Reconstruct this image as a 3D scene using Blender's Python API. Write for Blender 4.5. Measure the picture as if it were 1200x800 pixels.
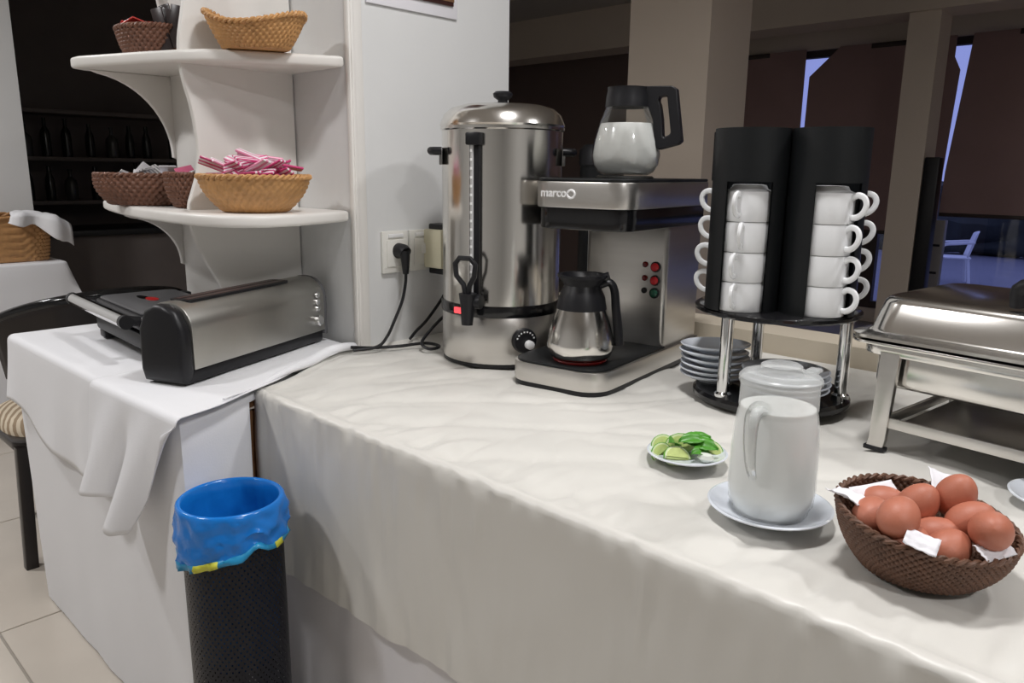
import bpy, bmesh, math, random
from mathutils import Vector, Matrix, noise

random.seed(7)
PI = math.pi
sc = bpy.context.scene
for o in list(bpy.data.objects):
    bpy.data.objects.remove(o)
COL = sc.collection

# ------------------------------------------------------------------ camera
PITCH, ROLL, EYE = math.radians(12.5), math.radians(0.7), 1.26
A = math.atan2(945, 900)
rgt = Vector((math.sin(A), math.cos(A), 0)); fw0 = Vector((-math.cos(A), math.sin(A), 0)); Z = Vector((0, 0, 1))
fwd = fw0 * math.cos(PITCH) - Z * math.sin(PITCH)
up0 = fw0 * math.sin(PITCH) + Z * math.cos(PITCH)
right = rgt * math.cos(ROLL) + up0 * math.sin(ROLL)
up = up0 * math.cos(ROLL) - rgt * math.sin(ROLL)
cam = bpy.data.cameras.new('camera'); cam.sensor_width = 36; cam.lens = 27; cam.clip_start = .02; cam.clip_end = 100
co = bpy.data.objects.new('camera', cam); COL.objects.link(co)
co.matrix_world = Matrix(((right.x, up.x, -fwd.x, 0), (right.y, up.y, -fwd.y, 0), (right.z, up.z, -fwd.z, EYE), (0, 0, 0, 1)))
sc.camera = co

# ------------------------------------------------------------------ dusk sky, ceiling lamps, exposure
w = bpy.data.worlds.new('dusk'); sc.world = w; w.use_nodes = True
bg = w.node_tree.nodes['Background']; bg.inputs[0].default_value = (.36, .41, .88, 1); bg.inputs[1].default_value = 1.05
sc.view_settings.view_transform = 'Standard'; sc.view_settings.look = 'None'
sc.view_settings.gamma = 1; sc.view_settings.use_curve_mapping = False
sc.view_settings.exposure = -0.2
CEIL = 2.72
LAMPS = [(-.6, .92, 25, .13), (.45, 1.9, 19, .13), (-1.9, -.75, 24, .13), (1.3, .25, 26, .13), (-3.6, -.1, 32, .13)]
for i, (x, y, p, r) in enumerate(LAMPS):
    l = bpy.data.lights.new('downlight', 'AREA'); l.shape = 'DISK'; l.size = r * 2; l.energy = p; l.color = (1, .985, .985)
    lo = bpy.data.objects.new('downlight', l); COL.objects.link(lo); lo.location = (x, y, CEIL - .03)

# ------------------------------------------------------------------ materials
M = {}
def mat(name, col, rough=.5, metal=0, noise_scale=0, noise_amt=0, bump=0, bump_scale=50, stretch=None, **kw):
    m = bpy.data.materials.new(name); m.use_nodes = True
    nt = m.node_tree; b = nt.nodes['Principled BSDF']
    b.inputs['Base Color'].default_value = (*col, 1); b.inputs['Roughness'].default_value = rough; b.inputs['Metallic'].default_value = metal
    for k, v in kw.items():
        b.inputs[k.replace('_', ' ')].default_value = v
    tc = nt.nodes.new('ShaderNodeTexCoord'); mp = nt.nodes.new('ShaderNodeMapping')
    nt.links.new(tc.outputs['Object'], mp.inputs[0])
    if stretch: mp.inputs['Scale'].default_value = stretch
    if noise_amt:
        n = nt.nodes.new('ShaderNodeTexNoise'); n.inputs['Scale'].default_value = noise_scale; n.inputs['Detail'].default_value = 4
        nt.links.new(mp.outputs[0], n.inputs['Vector'])
        mx = nt.nodes.new('ShaderNodeMix'); mx.data_type = 'RGBA'
        mx.inputs[6].default_value = (*[c * (1 - noise_amt) for c in col], 1); mx.inputs[7].default_value = (*[min(1, c * (1 + noise_amt)) for c in col], 1)
        nt.links.new(n.outputs[0], mx.inputs[0]); nt.links.new(mx.outputs[2], b.inputs['Base Color'])
    if bump:
        n2 = nt.nodes.new('ShaderNodeTexNoise'); n2.inputs['Scale'].default_value = bump_scale; n2.inputs['Detail'].default_value = 3
        nt.links.new(mp.outputs[0], n2.inputs['Vector'])
        bp = nt.nodes.new('ShaderNodeBump'); bp.inputs['Strength'].default_value = bump; bp.inputs['Distance'].default_value = .002
        nt.links.new(n2.outputs[0], bp.inputs['Height']); nt.links.new(bp.outputs[0], b.inputs['Normal'])
    M[name] = m
    return m
mat('paint_white', (.74, .745, .74), .55, noise_scale=3, noise_amt=.03, bump=.12, bump_scale=90)
mat('shelf_white', (.80, .78, .745), .38, noise_scale=4, noise_amt=.02)
mat('cloth_beige', (.70, .685, .64), .40, noise_scale=6, noise_amt=.03, bump=.15, bump_scale=14, Sheen_Weight=.15)
_nt = M['cloth_beige'].node_tree
_n = [x for x in _nt.nodes if x.type == 'TEX_NOISE' and abs(x.inputs['Scale'].default_value - 14) < .1][0]
_n.noise_type = 'RIDGED_MULTIFRACTAL'; _n.inputs['Scale'].default_value = 5.5; _n.inputs['Detail'].default_value = 2.5; _n.inputs['Distortion'].default_value = .6
_b = [x for x in _nt.nodes if x.type == 'BUMP'][0]; _b.inputs['Strength'].default_value = .35; _b.inputs['Distance'].default_value = .006
mat('cloth_white', (.83, .835, .86), .75, noise_scale=5, noise_amt=.02, bump=.12, bump_scale=260, Sheen_Weight=.1)
mat('cloth_under', (.86, .85, .88), .8, noise_scale=5, noise_amt=.03)
mat('steel', (.72, .70, .665), .17, 1, noise_scale=20, noise_amt=.05, stretch=(1, 1, .05))
mat('steel_brushed', (.64, .62, .59), .32, 1, noise_scale=60, noise_amt=.08, stretch=(.05, .05, 1))
mat('steel_toaster', (.50, .49, .46), .36, 1, noise_scale=9, noise_amt=.14)
mat('steel_dark', (.30, .295, .29), .3, 1, noise_scale=10, noise_amt=.1)
mat('chrome', (.72, .72, .72), .1, 1)
mat('black_plastic', (.010, .010, .012), .40, Specular_IOR_Level=.35)
mat('black_gloss', (.008, .008, .009), .14)
mat('black_satin', (.007, .008, .009), .45, noise_scale=3, noise_amt=.2, Specular_IOR_Level=.3)
mat('grey_plastic', (.10, .10, .105), .4)
mat('porcelain', (.82, .83, .84), .18, Coat_Weight=.3)
mat('plate_white', (.72, .76, .82), .15, Coat_Weight=.3)
mat('milk', (.93, .94, .915), .25, Subsurface_Weight=.0)
mat('frosted_lid', (.70, .71, .71), .35, Alpha=.55)
mat('basket_dark', (.13, .062, .036), .55, noise_scale=60, noise_amt=.45, bump=.5, bump_scale=300)
mat('basket_brown', (.17, .075, .045), .5, noise_scale=60, noise_amt=.45, bump=.4, bump_scale=300)
mat('basket_tan', (.56, .30, .115), .5, noise_scale=45, noise_amt=.35, bump=.4, bump_scale=260)
mat('basket_honey', (.47, .25, .10), .5, noise_scale=45, noise_amt=.35, bump=.4, bump_scale=260)
mat('egg_shell', (.48, .165, .10), .5, noise_scale=14, noise_amt=.12, bump=.1, bump_scale=500)
mat('paper_white', (.85, .84, .88), .7)
mat('lime_skin', (.12, .36, .035), .35, noise_scale=80, noise_amt=.3, bump=.3, bump_scale=400)
mat('lime_rind', (.72, .80, .50), .5)
mat('lime_flesh', (.60, .70, .26), .25, noise_scale=120, noise_amt=.2)
mat('leaf', (.085, .32, .03), .35, noise_scale=60, noise_amt=.3)
mat('onion', (.80, .84, .76), .25)
mat('bag_blue', (.008, .185, .62), .2, noise_scale=5, noise_amt=.25, bump=.9, bump_scale=24, Transmission_Weight=.0)
mat('bag_band', (.02, .27, .52), .3)
mat('bag_yellow', (.62, .62, .06), .4)
mat('bin_metal', (.006, .007, .012), .36, 0, Specular_IOR_Level=.3)
mat('wood_dark', (.012, .008, .007), .3, noise_scale=20, noise_amt=.3)
mat('wood_brown', (.33, .17, .08), .5, noise_scale=12, noise_amt=.25, stretch=(6, 6, 1))
mat('cream_plastic', (.72, .68, .50), .35)
mat('outlet_white', (.80, .79, .74), .3)
mat('column_paint', (.76, .66, .56), .7, noise_scale=2, noise_amt=.04)
mat('parapet_paint', (.62, .55, .44), .6, noise_scale=3, noise_amt=.05)
mat('ceiling_paint', (.55, .52, .49), .8)
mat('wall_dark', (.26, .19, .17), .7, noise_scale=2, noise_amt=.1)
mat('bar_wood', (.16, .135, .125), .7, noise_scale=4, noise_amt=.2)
mat('bar_bottle', (.02, .022, .02), .2)
mat('bar_bottle_clear', (.06, .06, .055), .15)
mat('blind', (.36, .235, .225), .8, noise_scale=3, noise_amt=.1, bump=.2, bump_scale=40)
mat('frame_dark', (.05, .035, .03), .5)
mat('frame_grey', (.30, .28, .27), .5)
mat('terrace', (.22, .22, .26), .8, noise_scale=4, noise_amt=.15)
mat('hedge', (.03, .035, .03), .9, noise_scale=9, noise_amt=.6)
mat('plastic_white', (.80, .80, .82), .4)
mat('grout', (.36, .33, .29), .8)
mat('tile', (.60, .545, .475), .22, noise_scale=4, noise_amt=.10)
mat('photo_dark', (.055, .022, .018), .3, noise_scale=14, noise_amt=.5)
mat('photo_brown', (.20, .11, .06), .3, noise_scale=50, noise_amt=.6)
mat('red_plastic', (.55, .02, .02), .3)
mat('red_foil', (.62, .05, .04), .25)
mat('pink_paper', (.75, .16, .30), .35)
mat('dark_foil', (.03, .02, .02), .3)
mat('grey_foil', (.42, .42, .42), .3, .3)
mat('white_print', (.85, .85, .85), .4)
mat('green_lens', (.02, .10, .06), .25)
mat('red_dark', (.16, .006, .006), .2)
mat('sight_tube', (.5, .5, .5), .2)

def glass(name, tint=(1, 1, 1), gl=.06):
    m = bpy.data.materials.new(name); m.use_nodes = True; nt = m.node_tree; nt.nodes.clear()
    out = nt.nodes.new('ShaderNodeOutputMaterial'); mix = nt.nodes.new('ShaderNodeMixShader')
    t = nt.nodes.new('ShaderNodeBsdfTransparent'); t.inputs[0].default_value = (*tint, 1)
    g = nt.nodes.new('ShaderNodeBsdfGlossy'); g.inputs['Roughness'].default_value = .03
    fr = nt.nodes.new('ShaderNodeLayerWeight'); fr.inputs[0].default_value = .25
    mr = nt.nodes.new('ShaderNodeMapRange'); mr.inputs[3].default_value = gl; mr.inputs[4].default_value = .75
    nt.links.new(fr.outputs['Fresnel'], mr.inputs[0]); nt.links.new(mr.outputs[0], mix.inputs[0])
    nt.links.new(t.outputs[0], mix.inputs[1]); nt.links.new(g.outputs[0], mix.inputs[2]); nt.links.new(mix.outputs[0], out.inputs[0])
    M[name] = m
glass('glass', (.98, .985, .98)); glass('window_glass', (.9, .92, .95), .03)
def frosted(name, col, keep):
    m = bpy.data.materials.new(name); m.use_nodes = True; nt = m.node_tree
    b = nt.nodes['Principled BSDF']; b.inputs['Base Color'].default_value = (*col, 1); b.inputs['Roughness'].default_value = .22
    out = nt.nodes['Material Output']; mix = nt.nodes.new('ShaderNodeMixShader'); mix.inputs[0].default_value = keep
    t = nt.nodes.new('ShaderNodeBsdfTransparent'); t.inputs[0].default_value = (.985, .99, .99, 1)
    nt.links.new(t.outputs[0], mix.inputs[1]); nt.links.new(b.outputs[0], mix.inputs[2]); nt.links.new(mix.outputs[0], out.inputs[0])
    M[name] = m
frosted('jug_glass', (.90, .92, .92), .40); frosted('jug_lid', (.84, .86, .86), .34)
def emis(name, col, st):
    m = mat(name, col, .3); b = m.node_tree.nodes['Principled BSDF']
    b.inputs['Emission Color'].default_value = (*col, 1); b.inputs['Emission Strength'].default_value = st
emis('lamp_red', (1, .05, .06), 2.2); emis('lamp_red_dim', (.42, .015, .02), .12); emis('lamp_white', (1, .97, .92), 8); emis('glow_red', (.6, .05, .03), .12)

def stripes(name, ca, cb, scale, axis='X', rough=.8):
    m = mat(name, ca, rough); nt = m.node_tree; b = nt.nodes['Principled BSDF']
    tc = nt.nodes.new('ShaderNodeTexCoord'); wv = nt.nodes.new('ShaderNodeTexWave'); wv.bands_direction = axis
    wv.inputs['Scale'].default_value = scale; wv.inputs['Distortion'].default_value = 1.2
    rp = nt.nodes.new('ShaderNodeValToRGB'); rp.color_ramp.elements[0].color = (*ca, 1); rp.color_ramp.elements[1].color = (*cb, 1)
    rp.color_ramp.elements[0].position = .35; rp.color_ramp.elements[1].position = .6
    nt.links.new(tc.outputs['Object'], wv.inputs[0]); nt.links.new(wv.outputs[1], rp.inputs[0]); nt.links.new(rp.outputs[0], b.inputs['Base Color'])
stripes('seat_stripe', (.30, .22, .14), (.62, .53, .40), 14, 'DIAGONAL')
stripes('stick_paper', (.62, .05, .20), (.88, .76, .82), 32, 'Y', .35)
stripes('stick_pale', (.80, .30, .45), (.88, .84, .87), 24, 'Y', .35)
stripes('sachet_print', (.30, .30, .32), (.86, .85, .86), 30, 'X', .4)

# ------------------------------------------------------------------ mesh building
class B:
    def __init__(s): s.v = []; s.f = []
    def add(s, v, f, T=None):
        n = len(s.v)
        s.v += [tuple(T @ Vector(p)) if T else tuple(p) for p in v]
        s.f += [tuple(i + n for i in q) for q in f]
        return s
    def box(s, c, d, bev=0, T=None, seg=2):
        bm = bmesh.new(); bmesh.ops.create_cube(bm, size=1)
        for v in bm.verts: v.co = Vector((v.co.x * d[0] + c[0], v.co.y * d[1] + c[1], v.co.z * d[2] + c[2]))
        if bev: bmesh.ops.bevel(bm, geom=bm.edges[:], offset=bev, segments=seg, affect='EDGES', profile=.5)
        return s._bm(bm, T)
    def _bm(s, bm, T=None):
        bm.verts.ensure_lookup_table(); bm.verts.index_update()
        s.add([v.co[:] for v in bm.verts], [[v.index for v in f.verts] for f in bm.faces], T); bm.free(); return s
    def lathe(s, prof, n=40, c=(0, 0, 0), T=None, sx=1, sy=1):
        v, f, rings = [], [], []
        for r, z in prof:
            if r < 1e-6: rings.append([len(v)]); v.append((c[0], c[1], c[2] + z))
            else:
                rings.append(list(range(len(v), len(v) + n)))
                v += [(c[0] + sx * r * math.cos(2 * PI * i / n), c[1] + sy * r * math.sin(2 * PI * i / n), c[2] + z) for i in range(n)]
        for a, b in zip(rings, rings[1:]):
            for i in range(n):
                j = (i + 1) % n
                if len(a) == 1 and len(b) == 1: continue
                if len(a) == 1: f.append((a[0], b[j], b[i]))
                elif len(b) == 1: f.append((a[i], a[j], b[0]))
                else: f.append((a[i], a[j], b[j], b[i]))
        return s.add(v, f, T)
    def tube(s, pts, r, n=8, closed=False, T=None, flat=1, cap=True):
        P = [Vector(p) for p in pts]; m = len(P); v, f = [], []
        ref = Vector((0, 0, 1)); prev = None
        for k in range(m):
            if closed: t = P[(k + 1) % m] - P[k - 1]
            else: t = P[min(k + 1, m - 1)] - P[max(k - 1, 0)]
            t.normalize()
            if prev is None:
                a = ref if abs(t.dot(ref)) < .9 else Vector((1, 0, 0))
                x = t.cross(a).normalized()
            else:
                x = (prev - t * prev.dot(t)).normalized()
            prev = x; y = t.cross(x)
            rr = r(k / max(1, m - 1)) if callable(r) else r
            v += [tuple(P[k] + x * rr * math.cos(2 * PI * i / n) + y * rr * flat * math.sin(2 * PI * i / n)) for i in range(n)]
        for k in range(m if closed else m - 1):
            a, b = k * n, ((k + 1) % m) * n
            for i in range(n): f.append((a + i, a + (i + 1) % n, b + (i + 1) % n, b + i))
        if not closed and cap:
            f.append(tuple(reversed(range(n)))); f.append(tuple(range((m - 1) * n, m * n)))
        return s.add(v, f, T)
    def grid(s, fn, nu, nv, cu=False, cv=False, T=None):
        v = [fn(i, j) for i in range(nu) for j in range(nv)]; f = []
        for i in range(nu if cu else nu - 1):
            for j in range(nv if cv else nv - 1):
                f.append((i * nv + j, ((i + 1) % nu) * nv + j, ((i + 1) % nu) * nv + (j + 1) % nv, i * nv + (j + 1) % nv))
        return s.add(v, f, T)
    def prism(s, out, h0, h1, axis='z', bev=0, T=None, seg=2):
        bm = bmesh.new()
        def P(a, b, h): return {'z': (a, b, h), 'x': (h, a, b), 'y': (a, h, b)}[axis]
        a = [bm.verts.new(P(x, y, h0)) for x, y in out]; b = [bm.verts.new(P(x, y, h1)) for x, y in out]; n = len(out)
        fa = bm.faces.new(list(reversed(a))); fb = bm.faces.new(b)
        for i in range(n): bm.faces.new((a[i], a[(i + 1) % n], b[(i + 1) % n], b[i]))
        bmesh.ops.recalc_face_normals(bm, faces=bm.faces[:])
        if bev:
            ed = list(set(fa.edges[:] + fb.edges[:]))
            bmesh.ops.bevel(bm, geom=ed, offset=bev, segments=seg, affect='EDGES', profile=.5)
        return s._bm(bm, T)
    def build(s, name, m, parent=None, smooth=40, solid=0, fix=True):
        me = bpy.data.meshes.new(name); me.from_pydata(s.v, [], s.f); me.validate()
        if fix:
            bm = bmesh.new(); bm.from_mesh(me); bmesh.ops.recalc_face_normals(bm, faces=bm.faces[:]); bm.to_mesh(me); bm.free()
        if smooth:
            me.polygons.foreach_set('use_smooth', [True] * len(me.polygons)); me.set_sharp_from_angle(angle=math.radians(smooth))
        me.materials.append(M[m])
        o = bpy.data.objects.new(name, me); COL.objects.link(o)
        if parent: o.parent = parent
        if solid:
            md = o.modifiers.new('thickness', 'SOLIDIFY'); md.thickness = solid; md.offset = 0
        return o
def thing(name, label, cat, loc=(0, 0, 0), rz=0, group=None):
    o = bpy.data.objects.new(name, None); COL.objects.link(o); o.empty_display_size = .05
    o.location = loc; o.rotation_euler = (0, 0, rz)
    return tag(o, label, cat, group)
def tag(o, label, cat=None, group=None, loc=None, rot=None):
    o['label'] = label
    if cat: o['category'] = cat
    if group: o['group'] = group
    if loc: o.location = loc
    if rot: o.rotation_euler = rot
    return o
def struct(name, b, m, label=None, smooth=30):
    o = b.build(name, m, smooth=smooth); o['kind'] = 'structure'
    if label: o['label'] = label
    return o
def dup(o, parent=None, loc=None, rot=None, label=None, group=None):
    c = o.copy(); COL.objects.link(c)
    if parent: c.parent = parent
    if loc is not None: c.location = loc
    if rot is not None: c.rotation_euler = rot
    if label: c['label'] = label
    if group: c['group'] = group
    for ch in list(o.children): dup(ch, c)
    return c
def rounded(x0, x1, y0, y1, r, n=6):
    if not isinstance(r, (list, tuple)): r = [r] * 4
    out = []
    for (cx, cy, a, rr) in ((x0 + r[0], y0 + r[0], PI, r[0]), (x1 - r[1], y0 + r[1], 1.5 * PI, r[1]), (x1 - r[2], y1 - r[2], 0, r[2]), (x0 + r[3], y1 - r[3], .5 * PI, r[3])):
        if rr < 1e-5: out.append((cx, cy)); continue
        out += [(cx + rr * math.cos(a + .5 * PI * k / n), cy + rr * math.sin(a + .5 * PI * k / n)) for k in range(n + 1)]
    return out
def smoothpoly(pts, n=6):   # closed Catmull-Rom
    out = []; m = len(pts)
    for i in range(m):
        p0, p1, p2, p3 = [Vector(pts[(i + k - 1) % m]) for k in range(4)]
        for k in range(n):
            t = k / n
            out.append(tuple(.5 * ((2 * p1) + (p2 - p0) * t + (2 * p0 - 5 * p1 + 4 * p2 - p3) * t * t + (3 * p1 - p0 - 3 * p2 + p3) * t ** 3)))
    return out
def spline(pts, n=6):       # open Catmull-Rom
    P = [Vector(p) for p in pts]; P = [2 * P[0] - P[1]] + P + [2 * P[-1] - P[-2]]; out = []
    for i in range(1, len(P) - 2):
        p0, p1, p2, p3 = P[i - 1:i + 3]
        for k in range(n):
            t = k / n
            out.append(.5 * ((2 * p1) + (p2 - p0) * t + (2 * p0 - 5 * p1 + 4 * p2 - p3) * t * t + (3 * p1 - p0 - 3 * p2 + p3) * t ** 3))
    return out + [P[-2]]
def lerp(a, b, t): return a + (b - a) * t
def sstep(t): t = max(0, min(1, t)); return t * t * (3 - 2 * t)
def nz(x, y, z=0): return noise.noise(Vector((x, y, z)))
def Rz(a): return Matrix.Rotation(a, 4, 'Z')
def Rx(a): return Matrix.Rotation(a, 4, 'X')
def Ry(a): return Matrix.Rotation(a, 4, 'Y')
def Tr(x, y, z): return Matrix.Translation((x, y, z))

# ================================================================== THE ROOM
fl = struct('floor', B().box((-2, 2.5, -.055), (10.6, 11.4, .1)), 'grout')
TS = .775; tm = None
for i in range(-4, 4):
    for j in range(-2, 3):
        x = -2.32 + TS * (i + .5); y = .40 + TS * (j + .5)
        if tm is None:
            t0 = B().box((0, 0, -.006), (TS - .006, TS - .006, .012), .0015, seg=1).build('tile', 'tile', fl, smooth=0); tm = t0.data; t = t0
        else:
            t = bpy.data.objects.new('tile', tm); COL.objects.link(t); t.parent = fl
        t.location = (x, y, .001)
ce = struct('ceiling', B().box((-2, 2.5, CEIL + .05), (10.6, 11.4, .1)), 'ceiling_paint')
for i, (x, y, p, r) in enumerate(LAMPS):
    pass
def wall(name, x0, x1, y0, y1, z0, z1, m): return struct(name, B().box(((x0 + x1) / 2, (y0 + y1) / 2, (z0 + z1) / 2), (x1 - x0, y1 - y0, z1 - z0)), m, smooth=0)
wall('wall_back', -7.2, 3.2, -3.1, -3.0, 0, CEIL, 'paint_white')
wall('wall_right', 3.1, 3.2, -3, 7, 0, CEIL, 'paint_white')
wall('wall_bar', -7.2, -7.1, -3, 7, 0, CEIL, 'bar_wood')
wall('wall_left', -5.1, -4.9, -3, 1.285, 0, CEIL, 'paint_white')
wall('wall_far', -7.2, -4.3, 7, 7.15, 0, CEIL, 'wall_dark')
wall('wall_far_top', -4.3, 3.2, 7, 7.15, 2.33, CEIL, 'column_paint')
wall('wall_far_sill', -4.3, 3.2, 7, 7.15, 0, .12, 'column_paint')
wall('wall_parapet', -1.9, 3.1, 1.905, 2.03, 0, .85, 'parapet_paint')
wall('wall_column', -2.87, -2.33, 4.0, 4.46, 0, CEIL, 'column_paint')
wall('wall_pier', -1.95, -1.745, 6.0, 6.25, 0, 2.36, 'column_paint')
wall('trim_1', -7.1, 3.1, 5.95, 6.3, 2.36, CEIL, 'column_paint')     # beam over the pier
wall('trim_2', -7.1, 3.1, 3.95, 4.5, 2.52, CEIL, 'column_paint')     # beam over the column
wall('wall_pillar', -1.95, -1.66, 1.145, 1.715, 0, CEIL, 'paint_white')
struct('trim_3', B().box((-1.6525, 1.163, 1.36), (.019, .042, 2.7), .005).box((-1.6495, 1.153, 1.36), (.02, .012, 2.7), .004), 'shelf_white', 'white corner moulding running up the pillar')
# windows
for k, (x0, x1) in enumerate(((-4.3, -3.5), (-3.5, -2.4), (-2.4, -.9), (-.9, 1.1), (1.1, 3.1))):
    wn = B()
    wn.box((x0 + .03, 7.07, 1.22), (.06, .07, 2.2)); wn.box((x1 - .03, 7.07, 1.22), (.06, .07, 2.2))
    wn.box(((x0 + x1) / 2, 7.07, 2.3), (x1 - x0 - .12, .07, .06)); wn.box(((x0 + x1) / 2, 7.07, .15), (x1 - x0 - .12, .07, .06))
    wo = wn.build('window_%d' % (k + 1), 'frame_dark', smooth=0); wo['kind'] = 'structure'
    B().box(((x0 + x1) / 2, 7.07, 1.22), (x1 - x0 - .12, .006, 2.1)).build('pane', 'window_glass', wo, smooth=0)
# blinds: fabric sheets hanging inside the windows, some corners folded away
def blind(label, out, y=6.93):
    r = thing('roller_blind', label, 'blind', (0, y, 0), 0, 'window blinds')
    B().prism(out, -.004, .004, 'y').build('fabric', 'blind', r, smooth=0)
    B().box((sum(p[0] for p in out) / len(out), .03, 2.31), (.5, .08, .04), .004).build('head_rail', 'frame_dark', r)
    xs = [p[0] for p in out]; zb = min(p[1] for p in out); xb = [p[0] for p in out if p[1] < zb + .02]
    B().box(((min(xb) + max(xb)) / 2, 0, zb - .01), (max(xb) - min(xb), .02, .03), .004).build('bottom_bar', 'frame_dark', r)
    return r
blind('dark maroon window blind left of the narrow blue gap by the column', [(-4.25, .30), (-3.065, .30), (-3.072, 2.33), (-4.25, 2.33)])
blind('dark maroon window blind with its top corner folded away behind the cup rack', [(-3.045, .80), (-1.865, .80), (-1.865, 1.3), (-1.835, 2.07), (-1.885, 2.17), (-1.885, 2.33), (-2.78, 2.33), (-3.03, 2.10)], 6.94)
blind('dark maroon window blind right of the pier, ending above the blue terrace', [(-1.852, .97), (-.30, .97), (-.30, 2.33), (-1.765, 2.33), (-1.845, 1.3)], 6.93)
blind('dark maroon window blind at the far right end of the windows', [(-.26, .97), (2.9, .97), (2.9, 2.33), (-.26, 2.33)], 6.93)
# dark shutter and grey switch box beside the pier
t = thing('dark_panel', 'tall narrow dark panel standing beside the pier in front of the window', 'panel', (-1.69, 6.05, 0))
B().box((0, 0, .78), (.10, .10, 1.22), .01).build('cabinet', 'black_plastic', t); B().box((0, 0, .085), (.04, .04, .17)).build('stand', 'black_plastic', t); B().lathe([(0, 0), (.09, 0), (.09, .015), (0, .02)], 20).build('foot', 'black_plastic', t)
t = thing('grey_box', 'grey upright box with two dark marks below the window blind', 'box', (-1.83, 6.85, 0))
B().box((0, 0, .46), (.13, .07, .92), .006).build('case', 'frame_grey', t)
for z in (.50, .72): B().box((.01, -.036, z), (.07, .006, .018)).build('slot', 'black_plastic', t)

# terrace outside
struct('floor_terrace', B().box((-1, 14.2, -.45), (30, 14, .1)), 'terrace')
h = B()
def hf(i, j):
    x = -12 + i * .3; z = j * .13 - .35
    return (x, 19 + .5 * nz(x * .9, z * 2) - z * .05, z + .1 * nz(x * 1.7, 3))
h.grid(hf, 70, 12); tag(h.build('hedge', 'hedge', solid=.5), 'dark hedge beyond the blue terrace outside the window', 'hedge')
def plastic_chair(loc, rz, label):
    t = thing('plastic_chair', label, 'chair', loc, rz)
    B().prism(rounded(-.23, .23, -.22, .24, .06), .40, .425, 'z', .008).build('seat', 'plastic_white', t)
    def bf(i, j):
        a = lerp(-1, 1, i / 12); zz = j / 8
        return (a * .22 * (1 - .25 * zz ** 3), .22 + .10 * zz - .05 * a * a, .43 + .40 * zz * (1 - .08 * a * a))
    B().grid(bf, 13, 9).build('backrest', 'plastic_white', t, solid=.012)
    for sx in (-1, 1):
        B().tube(spline([(sx * .25, -.2, .40), (sx * .26, -.18, .60), (sx * .25, .05, .64), (sx * .21, .26, .66)], 5), .02, 8, flat=.6).build('armrest', 'plastic_white', t)
        for sy in (-1, 1):
            B().tube([(sx * .20, sy * .19, .41), (sx * .25, sy * .24, 0)], .022, 8).build('leg', 'plastic_white', t)
plastic_chair((-3.38, 13.7, -.40), math.radians(-70), 'white plastic armchair standing on the blue terrace outside')

# bar niche: dark shelves with bottles far behind the shelf unit
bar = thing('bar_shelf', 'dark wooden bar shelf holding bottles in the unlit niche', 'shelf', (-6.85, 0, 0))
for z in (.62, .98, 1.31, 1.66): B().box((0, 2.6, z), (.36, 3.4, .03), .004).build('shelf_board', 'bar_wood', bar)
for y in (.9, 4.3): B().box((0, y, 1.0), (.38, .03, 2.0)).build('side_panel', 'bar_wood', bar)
rb = random.Random(3)
bp = {}
def bottle(kind):
    pr = {0: [(0, 0), (.036, 0), (.037, .01), (.037, .17), (.03, .2), (.013, .23), (.012, .28), (.015, .285), (.015, .295), (0, .295)],
          1: [(0, 0), (.045, 0), (.047, .01), (.047, .12), (.042, .15), (.014, .18), (.013, .22), (.016, .225), (.016, .24), (0, .24)],
          2: [(0, 0), (.032, 0), (.034, .01), (.036, .1), (.03, .17), (.016, .21), (.014, .26), (0, .262)]}[kind]
    return B().lathe(pr, 16).build('bar_bottle', 'bar_bottle' if kind != 1 else 'bar_bottle_clear')
for zi, z in enumerate((.995, 1.325)):
    for k in range(11):
        kd = rb.choice((0, 1, 2)); y = 1.62 + k * .155 + rb.uniform(-.02, .02)
        if kd not in bp: o = bp[kd] = bottle(kd)
        else: o = dup(bp[kd])
        tag(o, ['dark bottle standing on the lower shelf of the unlit bar', 'dark bottle standing on the upper shelf of the unlit bar'][zi], 'bottle', ['bottles on the lower bar shelf', 'bottles on the upper bar shelf'][zi], (-6.85 + rb.uniform(-.05, .1), y, z))
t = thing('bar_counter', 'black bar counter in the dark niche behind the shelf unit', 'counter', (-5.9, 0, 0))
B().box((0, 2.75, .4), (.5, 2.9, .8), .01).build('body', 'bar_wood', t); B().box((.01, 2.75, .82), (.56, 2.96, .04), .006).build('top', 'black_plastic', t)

# ------------------------------------------------------------------ shelf unit on the pillar
su = thing('corner_shelf', 'white wooden corner shelf unit with wavy divider and curved shelves on the pillar', 'shelf unit', (0, 0, 0))
upo = [(-1.668, 1.142), (-1.70, 1.085), (-1.745, 1.0), (-1.785, .92), (-1.825, .865), (-1.89, .828), (-1.98, .79), (-2.1, .748), (-2.20, .712), (-2.245, .712), (-2.265, .745), (-2.265, .95), (-2.1, .968), (-1.94, .968), (-1.925, 1.0), (-1.925, 1.142)]
loo = [(-1.668, 1.142), (-1.63, 1.05), (-1.60, .96), (-1.595, .88), (-1.63, .81), (-1.71, .775), (-1.85, .768), (-2.05, .775), (-2.27, .805), (-2.48, .845), (-2.60, .875), (-2.615, .915), (-2.50, .955), (-2.25, .968), (-1.94, .968), (-1.925, 1.0), (-1.925, 1.142)]
for out, z in ((upo, 1.53), (loo, 1.157), (upo, 1.945)):
    B().prism(out, z - .028, z, 'z', .008, seg=3).build('shelf_board', 'shelf_white', su)
dv = [(.945, .805), (.925, .90), (.897, .975), (.868, 1.03), (.845, 1.09), (.838, 1.128), (.838, 1.17), (.852, 1.21), (.866, 1.255), (.870, 1.32), (.862, 1.40), (.848, 1.46), (.842, 1.505), (.844, 1.56), (.858, 1.63), (.872, 1.72), (.866, 1.82), (.848, 1.90), (.845, 1.96), (.86, 2.05), (.875, 2.2)]
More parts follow.
